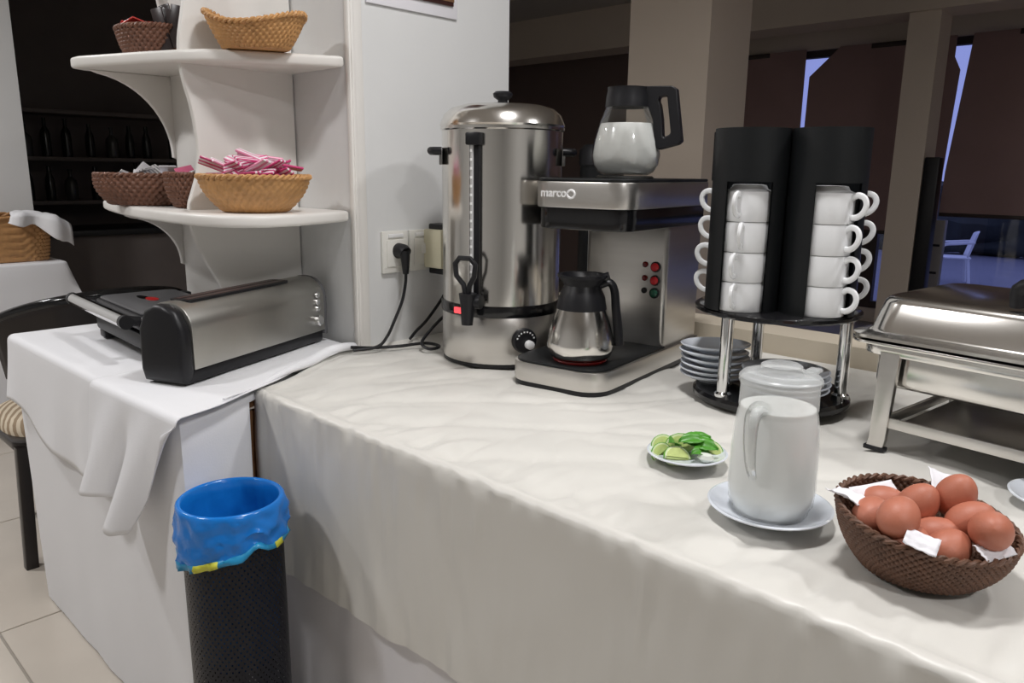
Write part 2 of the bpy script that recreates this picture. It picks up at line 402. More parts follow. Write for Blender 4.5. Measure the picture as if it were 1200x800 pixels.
dv = [(p.x, p.y) for p in spline([(a, b, 0) for a, b in dv], 4)]
B().prism(dv + [(1.142, 2.2), (1.142, .805)], -1.92, -1.90, 'x', .006).build('divider', 'shelf_white', su)
B().box((-2.07, .96, 1.51), (.30, .018, 1.38), .003).build('back_panel', 'shelf_white', su)
def bracket(zt, wd, h):
    ys = [(.952 - wd * (1 - sstep(k / 12) ** .75) if k < 12 else .952 - .008, zt - h * (k / 12) ** 1.15) for k in range(13)]
    pr = []
    for k in range(15):
        a = .5 * PI * k / 14
        pr.append((.945 - wd * (1 - math.sin(a)) ** 1.05, zt - h * (1 - math.cos(a)) ** .95 - .006 * (k > 0)))
    B().prism(pr + [(.96, zt - h - .012), (.96, zt)], -2.235, -2.217, 'x', .003).build('bracket', 'shelf_white', su)
bracket(1.502, .20, .21); bracket(1.129, .145, .135); bracket(1.917, .20, .31)

# ------------------------------------------------------------------ woven baskets
def basket(name, label, m, loc, rz, rx, ry, h, base=.6, ns=44, rows=9, rimf=None, rim=.007, group=None, amp=.0022, bulge=.1, parent_empty=True, boxy=0):
    t = thing(name, label, 'basket', loc, rz, group)
    def rad(a, tt):
        k = base + (1 - base) * (tt ** .8) + bulge * math.sin(PI * tt) * .5
        c, s_ = math.cos(a), math.sin(a)
        if boxy:
            p = 2 / boxy; c = math.copysign(abs(c) ** p, c); s_ = math.copysign(abs(s_) ** p, s_)
        return rx * k * c, ry * k * s_
    N = ns * 4; R = rows * 4
    def zf(a, tt): return (h + (rimf(a) if rimf else 0)) * tt
    def fo(i, j):
        a = 2 * PI * i / N; tt = j / R
        x, y = rad(a, tt)
        d = amp * math.sin(ns * a + PI * (j // 4 % 2)) * abs(math.sin(PI * (j % 4 + .01) / 4)) ** .5 * 1.6
        if j == 0: d = 0
        l = math.hypot(x, y)
        return (x * (1 + d / l), y * (1 + d / l), zf(a, tt) + .001)
    B().grid(fo, N, R + 1, True).build('weave', m, t, smooth=60, solid=.0035)
    B().lathe([(0, .001), (1, .001), (1, .006), (0, .006)], 48, sx=rx * base * 1.0, sy=ry * base * 1.0).build('bottom', m, t)
    # braided rim: two strands twisting round one another
    for ph in (0, PI):
        pts = []
        K = 150
        for k in range(K):
            a = 2 * PI * k / K; x, y = rad(a, 1); l = math.hypot(x, y); q = 26 * a + ph
            e = rim * .5 * math.cos(q)
            pts.append((x * (1 + e / l), y * (1 + e / l), zf(a, 1) + rim * .5 * math.sin(q)))
        B().tube(pts, rim * .55, 6, True).build('rim_strand', m, t)
    return t

# ------------------------------------------------------------------ beige buffet table, its cloth and skirt
TZ = .80
def xl(y): return lerp(-1.475, -1.648, sstep((y - .77) / .36))
bt = thing('buffet_table', 'long buffet table with brown wooden end panel under the beige cloth', 'table', (0, 0, 0))
B().prism([(-1.45, .79), (.95, .79), (.95, 1.88), (-1.60, 1.88), (-1.60, 1.13)], TZ - .045, TZ - .018, 'z').build('tabletop', 'wood_brown', bt, smooth=0)
B().box((-1.503, .745, .60), (.012, .10, .30), .003).build('end_panel', 'wood_brown', bt)
for x, y in ((-1.3, 1.8), (.85, .9), (.85, 1.8)): B().box((x, y, .385), (.05, .05, .76), .004).build('leg', 'wood_brown', bt)

def cloth(nu, nv, P, wr, drop, fold, flare, rows=16, r=.014, zt=TZ, ripple=.0):
    """top sheet with drop on all four sides; P(u,v)->(x,y)"""
    b = B(); idx = {}
    for i in range(nu):
        for j in range(nv):
            x, y = P(i / (nu - 1), j / (nv - 1)); idx[i, j] = len(b.v)
            e = min(i, nu - 1 - i, j, nv - 1 - j)
            b.v.append((x, y, zt - wr(x, y) * min(1, e / 2)))
    for i in range(nu - 1):
        for j in range(nv - 1): b.f.append((idx[i, j], idx[i + 1, j], idx[i + 1, j + 1], idx[i, j + 1]))
    ring = [(i, 0) for i in range(nu)] + [(nu - 1, j) for j in range(1, nv)] + [(i, nv - 1) for i in range(nu - 2, -1, -1)] + [(0, j) for j in range(nv - 2, 0, -1)]
    side = [0] * nu + [1] * (nv - 1) + [2] * (nu - 1) + [3] * (nv - 2)
    n = len(ring); pos = [Vector(b.v[idx[k]]) for k in ring]
    nrm = []
    for k in range(n):
        t = pos[(k + 1) % n] - pos[k - 1]; nrm.append(Vector((t.y, -t.x, 0)).normalized())
    for _ in range(6):
        nrm = [(nrm[k - 1] + nrm[k] * 2 + nrm[(k + 1) % n]).normalized() for k in range(n)]
    prev = [idx[k] for k in ring]; s = 0; S = []
    for k in range(n): S.append(s); s += (pos[(k + 1) % n] - pos[k]).length
    for q in range(1, rows + 4):
        cur = []
        for k in range(n):
            p, nn = pos[k], nrm[k]; d = drop(side[k], p.x, p.y, S[k])
            if q <= 3:
                a = .5 * PI * q / 3; off = r * math.sin(a); dz = r * (1 - math.cos(a))
                off += ripple * nz(S[k] * 46, q * .3) * (1 if q == 2 else .5)
            else:
                tt = (q - 3) / rows; tt = tt ** .85
                off = r + flare(side[k], p.x, p.y) * tt + fold(side[k], S[k], tt, p.x); dz = r + max(.002, d - r) * tt
            cur.append(len(b.v)); b.v.append((p.x + nn.x * off, p.y + nn.y * off, zt - dz))
        for k in range(n):
            m_ = (k + 1) % n; b.f.append((prev[k], prev[m_], cur[m_], cur[k]))
        prev = cur
    return b
def ridged(x, y, s): return (1 - abs(nz(x, y, s))) ** 6
def wr_beige(x, y):
    # long soft creases fanning from the back towards the front edge
    wx, wy = x + .12 * nz(x * 2, y * 2, 8), y + .12 * nz(x * 2, y * 2, 6)
    a = ridged(wx * 2.4 + wy * 1.1, wy * .8 - wx * .6, 1.7) ** 2 * .007 + ridged(wx * 3.4 - wy * 2.8, wy * 1.1, 5.1) ** 2 * .006
    a += .0035 * nz(x * 5, y * 5, 2) + .004 * ridged(wx * 7 - wy * 2, wy * 3.5, 9) ** 2 + .0022 * ridged(wx * 13 + wy * 5, wy * 9 - wx * 2, 12)
    edge = sstep((.93 - y) / .16)
    a += edge * (.009 * nz(x * 26 + 3 * nz(x * 5, 1), y * 6, 4) + .007 * nz(x * 50, y * 8, 7))
    return max(-.001 - .006 * edge, min(.011, a))
def P_beige(u, v):
    y = lerp(.772, 1.885, v); return (lerp(xl(y), 1.0, u ** 1.0), y)
def drop_b(sd, x, y, s):
    if sd == 0: return .365 + .010 * math.sin(x * 3.0) + .03 * sstep((-1.30 - x) / .2)
    if sd == 3 and y < .80: return .06
    return .02
def fold_b(sd, s, t, x):
    if sd == 0:
        return t * (.010 * nz(s * 7 + t * 1.6, 1.3 + t) + .006 * nz(s * 17 - t * 2.5, 4) + .003 * nz(s * 40, t * 2)) + .008 * (1 - t) ** 2 * sstep(t * 6) * nz(s * 38 + 2 * nz(s * 6, 2), 3 + t * 2)
    if sd == 3: return t * .006 * math.sin(s * 60) - .0
    return 0
def flare_b(sd, x, y):
    if sd == 0: return .012
    return .004 if sd == 3 else 0
bc = cloth(380, 100, P_beige, wr_beige, drop_b, fold_b, flare_b, rows=22, ripple=.007, zt=TZ + .002)
tag(bc.build('tablecloth', 'cloth_beige', smooth=70, fix=True), 'beige satin tablecloth draped over the long buffet table, creased along its front edge', 'tablecloth')
us = B()
def uf(i, j):
    x = -1.49 + i * .0158; z = .70 * (1 - j / 10) + .002
    return (x, .778 + .008 * math.sin(x * 34 + 2 * nz(x * 3, 1)) * (.3 + .7 * j / 10) + .006 * nz(x * 16, z * 2), z)
us.grid(uf, 155, 11); tag(us.build('table_skirt', 'cloth_under', smooth=70, solid=.002), 'white pleated skirt hanging below the beige tablecloth', 'table skirt')

# ------------------------------------------------------------------ white side table with two cloths
wt = thing('side_table', 'side table hidden under white cloths beside the buffet table', 'table', (0, 0, 0))
B().prism([(-2.38, .57), (-1.44, .61), (-1.49, .76), (-1.69, 1.11), (-1.86, 1.11), (-1.94, .93), (-2.38, .93)], TZ - .04, TZ - .012, 'z').build('tabletop', 'wood_brown', wt, smooth=0)
for x, y in ((-2.33, .62), (-1.52, .66), (-2.33, .88), (-1.76, 1.05)): B().box((x, y, .38), (.04, .04, .76), .004).build('leg', 'wood_brown', wt)
def xr(y): return lerp(-1.405, -1.672, sstep((y - .57) / .56) * .5 + .5 * (y - .57) / .56)
def P_w(u, v):
    y = lerp(.555, 1.12, v); return (lerp(-2.42, xr(y) - .012, u), y + .02 * u * (1 - v))
def drop_w(sd, x, y, s): return .012 if sd == 2 else (.012 if sd == 1 and y > .722 else (.772 if sd == 1 else .792))
def zig(s): return .004 * abs((s * 55) % 1 - .5)
def fold_w(sd, s, t, x):
    if sd in (0, 3): return t * (.009 * nz(s * 3.0, 2.2) + .003 * nz(s * 9, 7 + t))
    if sd == 1: return t * .004 * nz(s * 14, 2)
    return 0
wc = cloth(80, 46, P_w, lambda x, y: .001 * nz(x * 6, y * 6) + .001, lambda sd, x, y, s: drop_w(sd, x, y, s) - (zig(s) if sd in (0, 1, 3) else 0), fold_w, lambda sd, x, y: -.035 if sd == 3 else (-.01 if sd == 0 else 0), rows=24, zt=TZ - .004)
tag(wc.build('table_skirt', 'cloth_white', smooth=70), 'long white cloth hanging to the floor over the side table, beside the bin', 'tablecloth')
# overlay cloths
def sheet(name, label, nu, top, front, P, hem, zt, xmin, xmax, fold, solid=.0022):
    """v from back edge to front fold (top rows) then down the front"""
    b = B(); R = .016
    def fn(i, j):
        u = i / (nu - 1); x, y = P(u, 0 if j >= top else 1 - j / top)
        if j <= top:
            return (x, y, zt + .0016 * nz(x * 9, y * 9, 3) + (.0 if j < top else 0))
        q = j - top
        if q <= 4:
            a = .5 * PI * q / 4
            return (x, y - R * math.sin(a), zt - R * (1 - math.cos(a)))
        t = (q - 4) / (front - 4); hx, hz = hem(u)
        return (lerp(x, hx, t ** 1.1), y - R - fold(u, t), lerp(zt - R, hz, t))
    b.grid(fn, nu, top + front + 1)
    return tag(b.build(name, 'cloth_white', smooth=70, solid=solid), label, 'cloth')
sheet('overlay_cloth', 'white cloth covering the left part of the side table under the grill', 70, 26, 20,
      lambda u, v: (lerp(-2.435, -1.70, u), lerp(.553 + .010 * u, .925, v)),
      lambda u: (lerp(-2.44, -1.72, u), .625 - .075 * sstep(u / .5) + .006 * math.sin(u * 17)), TZ + .003, 0, 0,
      lambda u, t: t * (.012 + .008 * math.sin(u * 15 + 1.2) * t + .008 * nz(u * 6, 2)))
def hem2(u):
    ctl = [(0, -1.80, .585), (.18, -1.77, .565), (.38, -1.67, .575), (.46, -1.655, .57), (.52, -1.65, .545), (.72, -1.575, .528), (.80, -1.545, .535), (.9, -1.49, .62), (1, -1.412, .77)]
    for a, b in zip(ctl, ctl[1:]):
        if u <= b[0]:
            k = (u - a[0]) / (b[0] - a[0]); return (lerp(a[1], b[1], k), lerp(a[2], b[2], k))
    return ctl[-1][1:]
def P_2(u, v):
    y = lerp(.545 + .018 * u, 1.128, v)
    l = lerp(-1.765, -1.86, v); r_ = xr(y) + .03 + .008 * math.sin(v * 17) * v
    return (lerp(l, r_, u), y)
def fold2(u, t):
    g = math.exp(-((u - .26) / .13) ** 2) + 1.25 * math.exp(-((u - .68) / .14) ** 2) - .5 * math.exp(-((u - .48) / .07) ** 2)
    return t * (.012 + .045 * g)
sheet('overlay_cloth', 'white cloth under the toaster, its corner hanging over the front of the side table', 80, 40, 24, P_2, hem2, TZ + .0085, 0, 0, fold2)
# rolled long edge of that cloth lying along the beige tablecloth
rl = [(xr(y) + .022 + .004 * math.sin(y * 23), y, TZ + .012 + .003 * math.sin(y * 31)) for y in [.66 + .47 * k / 24 for k in range(25)]]
tag(B().tube(rl, lambda t: .003 + .014 * sstep(t * 1.3) * (1 if t < .96 else .75), 12, flat=.62).build('rolled_cloth', 'cloth_white', smooth=80), 'rolled-up white cloth edge lying along the toaster onto the beige tablecloth', 'cloth')
# ------------------------------------------------------------------ water urn
ur = thing('water_urn', 'tall stainless steel water urn with black tap and domed lid beside the wall', 'urn', (-1.345, 1.37, TZ), math.radians(-52))
# local -Y faces the camera side after the turn; angles below are measured from local +X
R = .147
B().lathe([(0, .006), (R - .004, .006), (R, .012), (R, .122), (R - .003, .126), (0, .126)], 72).build('base', 'steel_brushed', ur)
B().lathe([(R - .01, .0), (R - .002, .0), (R - .002, .012), (R - .01, .012)], 60).build('foot_ring', 'black_plastic', ur)
B().lathe([(R - .004, .122), (R + .0015, .122), (R + .003, .126), (R + .003, .145), (R + .0015, .149), (R - .004, .149)], 72).build('band', 'black_gloss', ur)
B().lathe([(0, .147), (R - .001, .147), (R - .001, .552), (R + .003, .555), (R + .003, .561), (R - .004, .563), (0, .563)], 72).build('tank', 'steel', ur)
ld = B().lathe([(0, .560), (R + .002, .561), (R + .004, .566), (R + .002, .571), (R - .006, .590), (R - .022, .604), (R - .05, .612), (.04, .617), (0, .618)], 72).build('lid', 'steel', ur)
B().lathe([(0, .617), (.012, .617), (.012, .625), (.022, .632), (.024, .640), (.018, .645), (0, .646)], 24).build('knob', 'black_plastic', ld)
def polar(a, r, z): return (r * math.cos(a), r * math.sin(a), z)
def on_urn(a, z, r=R): return Tr(*polar(a, r, z)) @ Rz(a + PI / 2)        # local -Y points outwards
# camera lies at world angle about -46 deg from the urn: local angle = world angle + 52
def la(world_deg): return math.radians(world_deg + 52)
aS = la(-69); T = on_urn(aS, 0)
B().box((0, -.006, .345), (.024, .014, .375), .003, T).box((0, -.012, .53), (.034, .026, .028), .004, T).box((0, -.012, .165), (.03, .022, .03), .004, T).build('gauge_channel', 'black_plastic', ur)
B().tube([tuple(T @ Vector((-.004, -.015, .18))), tuple(T @ Vector((-.004, -.015, .52)))], .0042, 10).build('gauge_tube', 'sight_tube', ur)
for k in range(17): B().box((-.004, -.0188, .192 + k * .0195), (.005, .002, .006), 0, T).build('gauge_mark', 'white_print', ur)
tp = B().tube([tuple(T @ Vector((0, -.0, .163))), tuple(T @ Vector((0, -.045, .163)))], .017, 16)
tp.tube([tuple(T @ Vector((0, -.045, .185))), tuple(T @ Vector((0, -.045, .155))), tuple(T @ Vector((0, -.048, .112)))], lambda t: .021 - .008 * t, 16)
tp.tube([tuple(T @ Vector((-.014, -.036, .166))), tuple(T @ Vector((.030, -.036, .166)))], .0165, 16)
tp = tp.build('tap', 'black_plastic', ur)
B().tube([tuple(T @ Vector(p)) for p in [(-.006, -.045, .185), (-.010, -.046, .205), (-.027, -.048, .225), (-.029, -.05, .252), (-.018, -.052, .266), (.010, -.052, .266), (.022, -.05, .252), (.018, -.048, .225), (.006, -.046, .205), (.002, -.045, .185)]], .0062, 8).build('tap_lever', 'black_plastic', tp)
T = on_urn(la(-85), .136, R + .002); B().box((0, -.003, 0), (.04, .01, .022), .002, T).build('lamp_frame', 'black_gloss', ur)
B().box((0, -.008, 0), (.026, .008, .014), .002, T).build('power_lamp', 'lamp_red', ur)
T = on_urn(la(-24), .068)
B().lathe([(0, 0), (.03, 0), (.03, .010), (.027, .014), (0, .014)], 36, T=T @ Rx(PI / 2)).build('dial', 'black_plastic', ur)
B().lathe([(0, .014), (.0105, .014), (.0105, .026), (.008, .028), (0, .028)], 20, c=(.008, .004, 0), T=T @ Rx(PI / 2) @ Tr(0, -.012, 0)).build('dial_knob', 'white_print', ur)
for k in range(8):
    a = math.radians(20 + k * 20); B().box((.0225 * math.cos(a), -.0145, .0225 * math.sin(a)), (.0035, .001, .0035), 0, T).build('dial_mark', 'white_print', ur)
for wd in (-131, 40):
    T = on_urn(la(wd), .505)
    hb = B().tube([tuple(T @ Vector(p)) for p in [(-.05, .0, 0), (-.05, -.018, .0), (-.04, -.025, .0), (.04, -.025, .0), (.05, -.018, .0), (.05, .0, 0)]], .009, 10).build('side_handle', 'black_plastic', ur)
    B().box((0, -.002, -.012), (.10, .008, .04), .002, T).build('handle_plate', 'steel_dark', hb)

# ------------------------------------------------------------------ coffee brewer
BR = thing('coffee_brewer', 'stainless steel filter coffee brewer with glass jug standing on top', 'coffee machine', (-1.036, 1.208, TZ), math.radians(8))
W = .235; Dp = .52
B().prism(rounded(-W / 2, W / 2, 0, Dp, [.055, .055, .008, .008]), .0, .012, 'z').build('foot_plate', 'black_plastic', BR)
B().prism(rounded(-W / 2 - .002, W / 2 + .002, -.002, Dp, [.057, .057, .008, .008]), .010, .052, 'z', .003).build('base', 'steel_brushed', BR)
B().prism(rounded(-W / 2 + .004, W / 2 - .004, .004, .335, [.052, .052, .012, .012]), .050, .0565, 'z', .002).build('drip_plate', 'black_satin', BR)
B().lathe([(0, .0565), (.058, .0565), (.060, .060), (.058, .0625), (0, .0625)], 40, c=(.022, .085, 0)).build('hot_plate', 'red_dark', BR)
B().prism(rounded(-W / 2 + .012, W / 2 - .006, .315, Dp - .004, .012), .052, .345, 'z', .002).build('column', 'steel_brushed', BR)
hd = B().prism(rounded(-W / 2 - .004, W / 2 + .006, .085, Dp, [.05, .05, .015, .015]), .384, .440, 'z', .003).build('head', 'steel_brushed', BR)
B().prism(rounded(-W / 2 + .002, W / 2 + .001, .092, Dp - .01, [.046, .046, .012, .012]), .338, .386, 'z', .004).build('filter_housing', 'black_gloss', BR)
B().prism(rounded(-W / 2 - .002, W / 2 + .004, .087, Dp - .002, [.048, .048, .013, .013]), .440, .447, 'z', .003).build('top_plate', 'black_satin', BR)
B().lathe([(0, .447), (.062, .447), (.064, .450), (.06, .453), (0, .453)], 40, c=(.035, .235, 0)).build('warming_plate', 'steel_dark', BR)
# switches and lamps on the column
for z, mm in ((.245, 'lamp_red_dim'), (.213, 'lamp_red_dim'), (.183, 'green_lens')):
    T = Tr(.085, .315, z) @ Rx(PI / 2)
    rg = B().lathe([(0, 0), (.0125, 0), (.0125, .004), (.010, .005), (0, .005)], 20, T=T).build('switch_ring', 'black_plastic', BR)
    B().lathe([(.0095, .004), (.009, .009), (.005, .011), (0, .0115)], 18, T=T).build('lens', mm, rg)
    T = Tr(.058, .315, z + .004) @ Rx(PI / 2)
    B().lathe([(0, 0), (.007, 0), (.007, .003), (.004, .006), (0, .006)], 14, T=T).build('indicator', 'red_dark' if z != .183 else 'black_plastic', BR)
def text(body, size, m, parent, T, name='lettering', ext=.0006):
    cu = bpy.data.curves.new(name, 'FONT'); cu.body = body; cu.size = size; cu.extrude = ext; cu.offset = size * .02; cu.align_x = 'LEFT'
    tmp = bpy.data.objects.new('tmp', cu); COL.objects.link(tmp)
    dg = bpy.context.evaluated_depsgraph_get(); me = bpy.data.meshes.new_from_object(tmp.evaluated_get(dg))
    bpy.data.objects.remove(tmp); me.transform(T); me.materials.clear(); me.materials.append(M[m])
    o = bpy.data.objects.new(name, me); COL.objects.link(o); o.parent = parent; return o
TT = Tr(-.090, .0842, .4075) @ Rx(PI / 2)
text('marco', .0255, 'white_print', hd, TT)
ring = [(.0092 * math.cos(2 * PI * k / 24), .0092 * math.sin(2 * PI * k / 24) * .9, 0) for k in range(24)]
B().tube(ring, .0026, 6, True, T=Tr(-.0125, .0842, .4135) @ Rx(PI / 2)).build('logo_ring', 'white_print', hd)

def brw(x, y, z):   # point in brewer frame -> world
    c, s_ = math.cos(math.radians(8)), math.sin(math.radians(8))
    return (-1.036 + c * x - s_ * y, 1.208 + s_ * x + c * y, TZ + z)
# steel jug on the hot plate
sj = thing('coffee_pot', 'stainless steel coffee pot with black handle on the brewer hot plate', 'coffee pot', brw(.022, .085, .0626), math.radians(0))
B().lathe([(0, 0), (.055, 0), (.066, .006), (.0735, .022), (.073, .04), (.063, .08), (.049, .122), (.046, .13), (0, .13)], 56).build('body', 'steel', sj)
B().lathe([(.052, .108), (.0545, .109), (.050, .135), (.043, .150), (.039, .160), (.046, .170), (.054, .178), (.054, .183), (.046, .183), (.034, .165), (0, .163)], 48).build('collar', 'black_plastic', sj)
ha = math.radians(38)
def J(r, z, a=ha): return (r * math.cos(a), r * math.sin(a), z)
B().tube(spline([J(.038, .160), J(.058, .166), J(.069, .150), J(.074, .11), J(.080, .065), J(.084, .030)], 5), lambda t: .010 + .004 * t, 10, flat=.8).build('handle', 'black_plastic', sj)
B().tube([J(.046, .176), J(.058, .18)], .01, 8).build('lid_hinge', 'black_plastic', sj)
# glass jug of milk on top
gj = thing('glass_carafe', 'glass carafe half filled with milk, black handle, on top of the brewer', 'carafe', brw(.035, .235, .4531), 0)
gp = [(0, .001), (.048, .001), (.062, .008), (.072, .024), (.0755, .045), (.071, .075), (.060, .115), (.047, .148), (.044, .158)]
B().lathe(gp, 56).build('bowl', 'glass', gj)
mp = [(0, .004), (.046, .004), (.060, .010), (.0695, .025), (.073, .045), (.0685, .075), (.060, .105), (.0575, .112), (0, .112)]
B().lathe(mp, 56).build('milk', 'milk', gj)
B().lathe([(.0465, .146), (.049, .147), (.048, .165), (.045, .183), (.046, .188), (0, .190)], 48).build('collar', 'black_plastic', gj)
hc = math.radians(20)
def G(r, z): return (r * math.cos(hc), r * math.sin(hc), z)
h_ = B()
h_.prism([(.030, .187), (.098, .187), (.112, .180), (.126, .078), (.122, .072), (.060, .060), (.052, .068), (.040, .165)][::-1], -.013, .013, 'y', .003, T=Rz(hc))
bm_h = h_
h2 = B(); fr_o = [(.028, .178), (.036, .189), (.098, .188), (.108, .182), (.125, .074), (.118, .067), (.076, .056), (.066, .062), (.060, .12), (.046, .15)]
fr_i = [(.070, .158), (.072, .166), (.086, .168), (.089, .164), (.100, .092), (.098, .088), (.086, .082), (.083, .086), (.080, .12), (.074, .15)]
n = len(fr_o); vs = []
for y in (-.013, .013): vs += [(a, y, b) for a, b in fr_o] + [(a, y, b) for a, b in fr_i]
fs = []
for k in range(n):
    m_ = (k + 1) % n
    fs += [(k, m_, n + m_, n + k), (2 * n + k, 3 * n + k, 3 * n + m_, 2 * n + m_), (k, 2 * n + k, 2 * n + m_, m_), (n + k, n + m_, 3 * n + m_, 3 * n + k)]
h2.add(vs, fs, Rz(hc)); ho = h2.build('handle', 'black_plastic', gj, smooth=30)
md = ho.modifiers.new('b', 'BEVEL'); md.width = .003; md.segments = 2
# black lidded pot standing on the parapet behind
bk = thing('black_canister', 'black lidded canister behind the glass carafe on the low wall', 'canister', (-1.505, 1.967, .8505))
B().lathe([(0, 0), (.058, 0), (.06, .004), (.06, .43), (0, .431)], 36).build('body', 'black_satin', bk)
B().lathe([(0, .43), (.064, .43), (.064, .475), (.05, .492), (0, .494)], 36).build('lid', 'black_plastic', bk); B().lathe([(0, .492), (.012, .492), (.016, .503), (.012, .511), (0, .512)], 18).build('knob', 'black_plastic', bk)

# ------------------------------------------------------------------ sockets, plugs, cables, notice on the pillar
XW = -1.6595
def socket(y, label):
    t = thing('wall_socket', label, 'socket', (XW, y, 1.045), 0, 'wall sockets')
    B().box((.005, 0, 0), (.010, .086, .112), .003).build('plate', 'outlet_white', t)
    B().box((.011, 0, -.003), (.006, .060, .072), .002).build('insert', 'outlet_white', t)
    B().box((.0115, 0, .043), (.004, .05, .010), .001).build('label_strip', 'white_print', t)
socket(1.276, 'white wall socket holding the black plug'); socket(1.368, 'white wall socket holding the cream plug adapter')
pl = thing('power_plug', 'black power plug with cable in the left wall socket', 'plug', (XW + .014, 1.283, 1.048))
B().tube([(0, 0, 0), (.022, 0, 0), (.030, 0, -.004)], lambda t: .021 - .004 * t, 18).tube([(.022, 0, .0), (.026, .001, -.02), (.026, .002, -.06)], lambda t: .017 - .009 * t, 14).build('plug_body', 'black_plastic', pl)
cab = spline([(.026, .002, -.058), (.026, .0, -.085), (.030, -.015, -.13), (.042, -.05, -.175), (.06, -.09, -.212), (.07, -.13, -.232), (.05, -.19, -.236)], 8)
B().tube(cab, .0042, 8).build('cable', 'black_plastic', pl)
ad = thing('plug_adapter', 'cream plug adapter with black ends in the right wall socket', 'adapter', (XW + .013, 1.395, 1.05))
B().box((.036, .0, 0), (.072, .05, .105), .004).build('case', 'cream_plastic', ad)
B().box((.036, .01, .058), (.06, .045, .018), .004).box((.036, .01, -.06), (.06, .045, .02), .004).box((.05, .03, 0), (.045, .012, .11), .003).build('black_end', 'black_plastic', ad)
B().tube([(0, -.026, 0), (.004, -.03, .0)], .015, 14).build('pin_boss', 'outlet_white', ad)
B().tube(spline([(.04, .02, -.07), (.045, .015, -.12), (.035, -.04, -.19), (.03, -.08, -.222), (.04, -.11, -.238)], 6), .0042, 8).build('cable', 'black_plastic', ad)
tag(B().tube(spline([(-1.665 + .05, 1.10, TZ + .016), (-1.60, 1.16, TZ + .008), (-1.57, 1.22, TZ + .008), (-1.545, 1.285, TZ + .010), (-1.51, 1.30, TZ + .008), (-1.485, 1.28, TZ + .009), (-1.487, 1.25, TZ + .010), (-1.515, 1.25, TZ + .02), (-1.535, 1.29, TZ + .04), (-1.53, 1.335, TZ + .075), (-1.51, 1.36, TZ + .10)], 8), .0042, 8).build('power_cable', 'black_plastic'), 'black cable looping across the beige cloth from toaster to urn', 'cable')
nt_ = thing('wall_picture', 'dark picture in a white mount at the top of the pillar wall', 'picture', (XW, 1.355, 1.69))
B().box((.003, 0, .13), (.006, .30, .32), .001).build('mount', 'paper_white', nt_)
B().box((.0085, .035, .145), (.006, .195, .29), .001).build('picture', 'photo_dark', nt_)
B().box((.012, .10, .04), (.003, .065, .06)).build('photo_detail', 'photo_brown', nt_)

# ------------------------------------------------------------------ toaster
TD = math.atan2(1.13 - .65, -1.752 + 1.553)        # long axis direction
to = thing('toaster', 'long stainless steel toaster with black ends on the white cloth', 'toaster', (-1.553, .65, TZ + .011), TD)
# local x along the length (0..L), local y to the back (0..D)
L, D, Ht = .505, .122, .172
def tprof(ins=0, z0=.032):
    r = .055
    o = [(ins, z0)]
    for k in range(7):
        a = PI - .5 * PI * k / 6; o.append((r + (r - ins) * math.cos(a), Ht - r + (r - ins) * math.sin(a)))
    for k in range(7):
        a = .5 * PI - .5 * PI * k / 6; o.append((D - r + (r - ins) * math.cos(a), Ht - r + (r - ins) * math.sin(a)))
    return o + [(D - ins, z0)]
B().prism(tprof(), .026, L - .010, 'x', .002).build('casing', 'steel_toaster', to)
B().prism([(.008, .004), (D - .008, .004), (D, .03), (D - .002, Ht - .055), (D - .02, Ht - .016), (D - .05, Ht - .002), (.05, Ht - .002), (.02, Ht - .016), (.002, Ht - .055), (0, .03)], -.004, .030, 'x', .012, seg=3).build('end_cap', 'black_plastic', to)
B().prism(tprof(-.001, .02), L - .012, L + .004, 'x', .006).build('end_cap', 'grey_plastic', to)
B().box((L / 2, D / 2, .018), (L - .02, D - .012, .032), .006).build('base', 'black_plastic', to)
B().prism(rounded(.055, .40, .033, .089, .012), Ht - .006, Ht + .0012, 'z').build('slot_surround', 'black_plastic', to)
for y in (.048, .074): B().box((.228, y, Ht + .0014), (.325, .014, .001)).build('bread_slot', 'photo_dark', to)
for z in (.062, .093, .111, .129):
    big = z < .07
    T = Tr(L - .042, 0, z) @ Rx(PI / 2); r_ = .0135 if big else .0085
    B().lathe([(0, 0), (r_, 0), (r_, .010 if big else .004), (r_ * .8, .013 if big else .006), (0, .013 if big else .006)], 20, T=T).build('control_knob' if big else 'push_button', 'chrome', to)
for x in (.03, L - .04):
    for y in (.025, D - .025): B().lathe([(0, -.002), (.010, -.002), (.010, .006), (0, .006)], 12, c=(x, y, 0)).build('foot', 'black_plastic', to)

# ------------------------------------------------------------------ contact grill
gr = thing('contact_grill', 'grey contact grill with chrome bar handle beside the toaster', 'grill', (-2.035, .80, TZ + .006), math.radians(-3))
B().prism(rounded(-.20, .20, -.11, .12, .03), .025, .065, 'z', .008).build('lower_body', 'black_plastic', gr)
B().prism(rounded(-.195, .195, -.115, .115, .03), .072, .108, 'z', .014, seg=3).build('lid', 'black_plastic', gr)
B().prism(rounded(-.18, .18, -.10, .10, .025), .106, .114, 'z', .004).build('lid_plate', 'grey_plastic', gr)
B().lathe([(0, .1135), (1, .1135), (1, .1155), (0, .1155)], 24, c=(-.03, -.01, 0), sx=.03, sy=.014).build('badge', 'red_plastic', gr)
B().lathe([(0, .1135), (1, .1135), (1, .1153), (0, .1153)], 24, c=(-.07, -.02, 0), sx=.035, sy=.012).build('badge', 'black_gloss', gr)
for sx in (-1, 1): B().tube(spline([(sx * .165, -.09, .092), (sx * .175, -.125, .10), (sx * .178, -.152, .106)], 4), .012, 10).build('handle_arm', 'black_plastic', gr)
B().tube([(-.205, -.152, .106), (.205, -.152, .106)], .0155, 20).build('handle_bar', 'chrome', gr)
B().tube([(.205, -.152, .106), (.222, -.152, .106)], .0165, 16).build('handle_end', 'black_plastic', gr); B().tube([(-.222, -.152, .106), (-.205, -.152, .106)], .0165, 16).build('handle_end', 'black_plastic', gr)
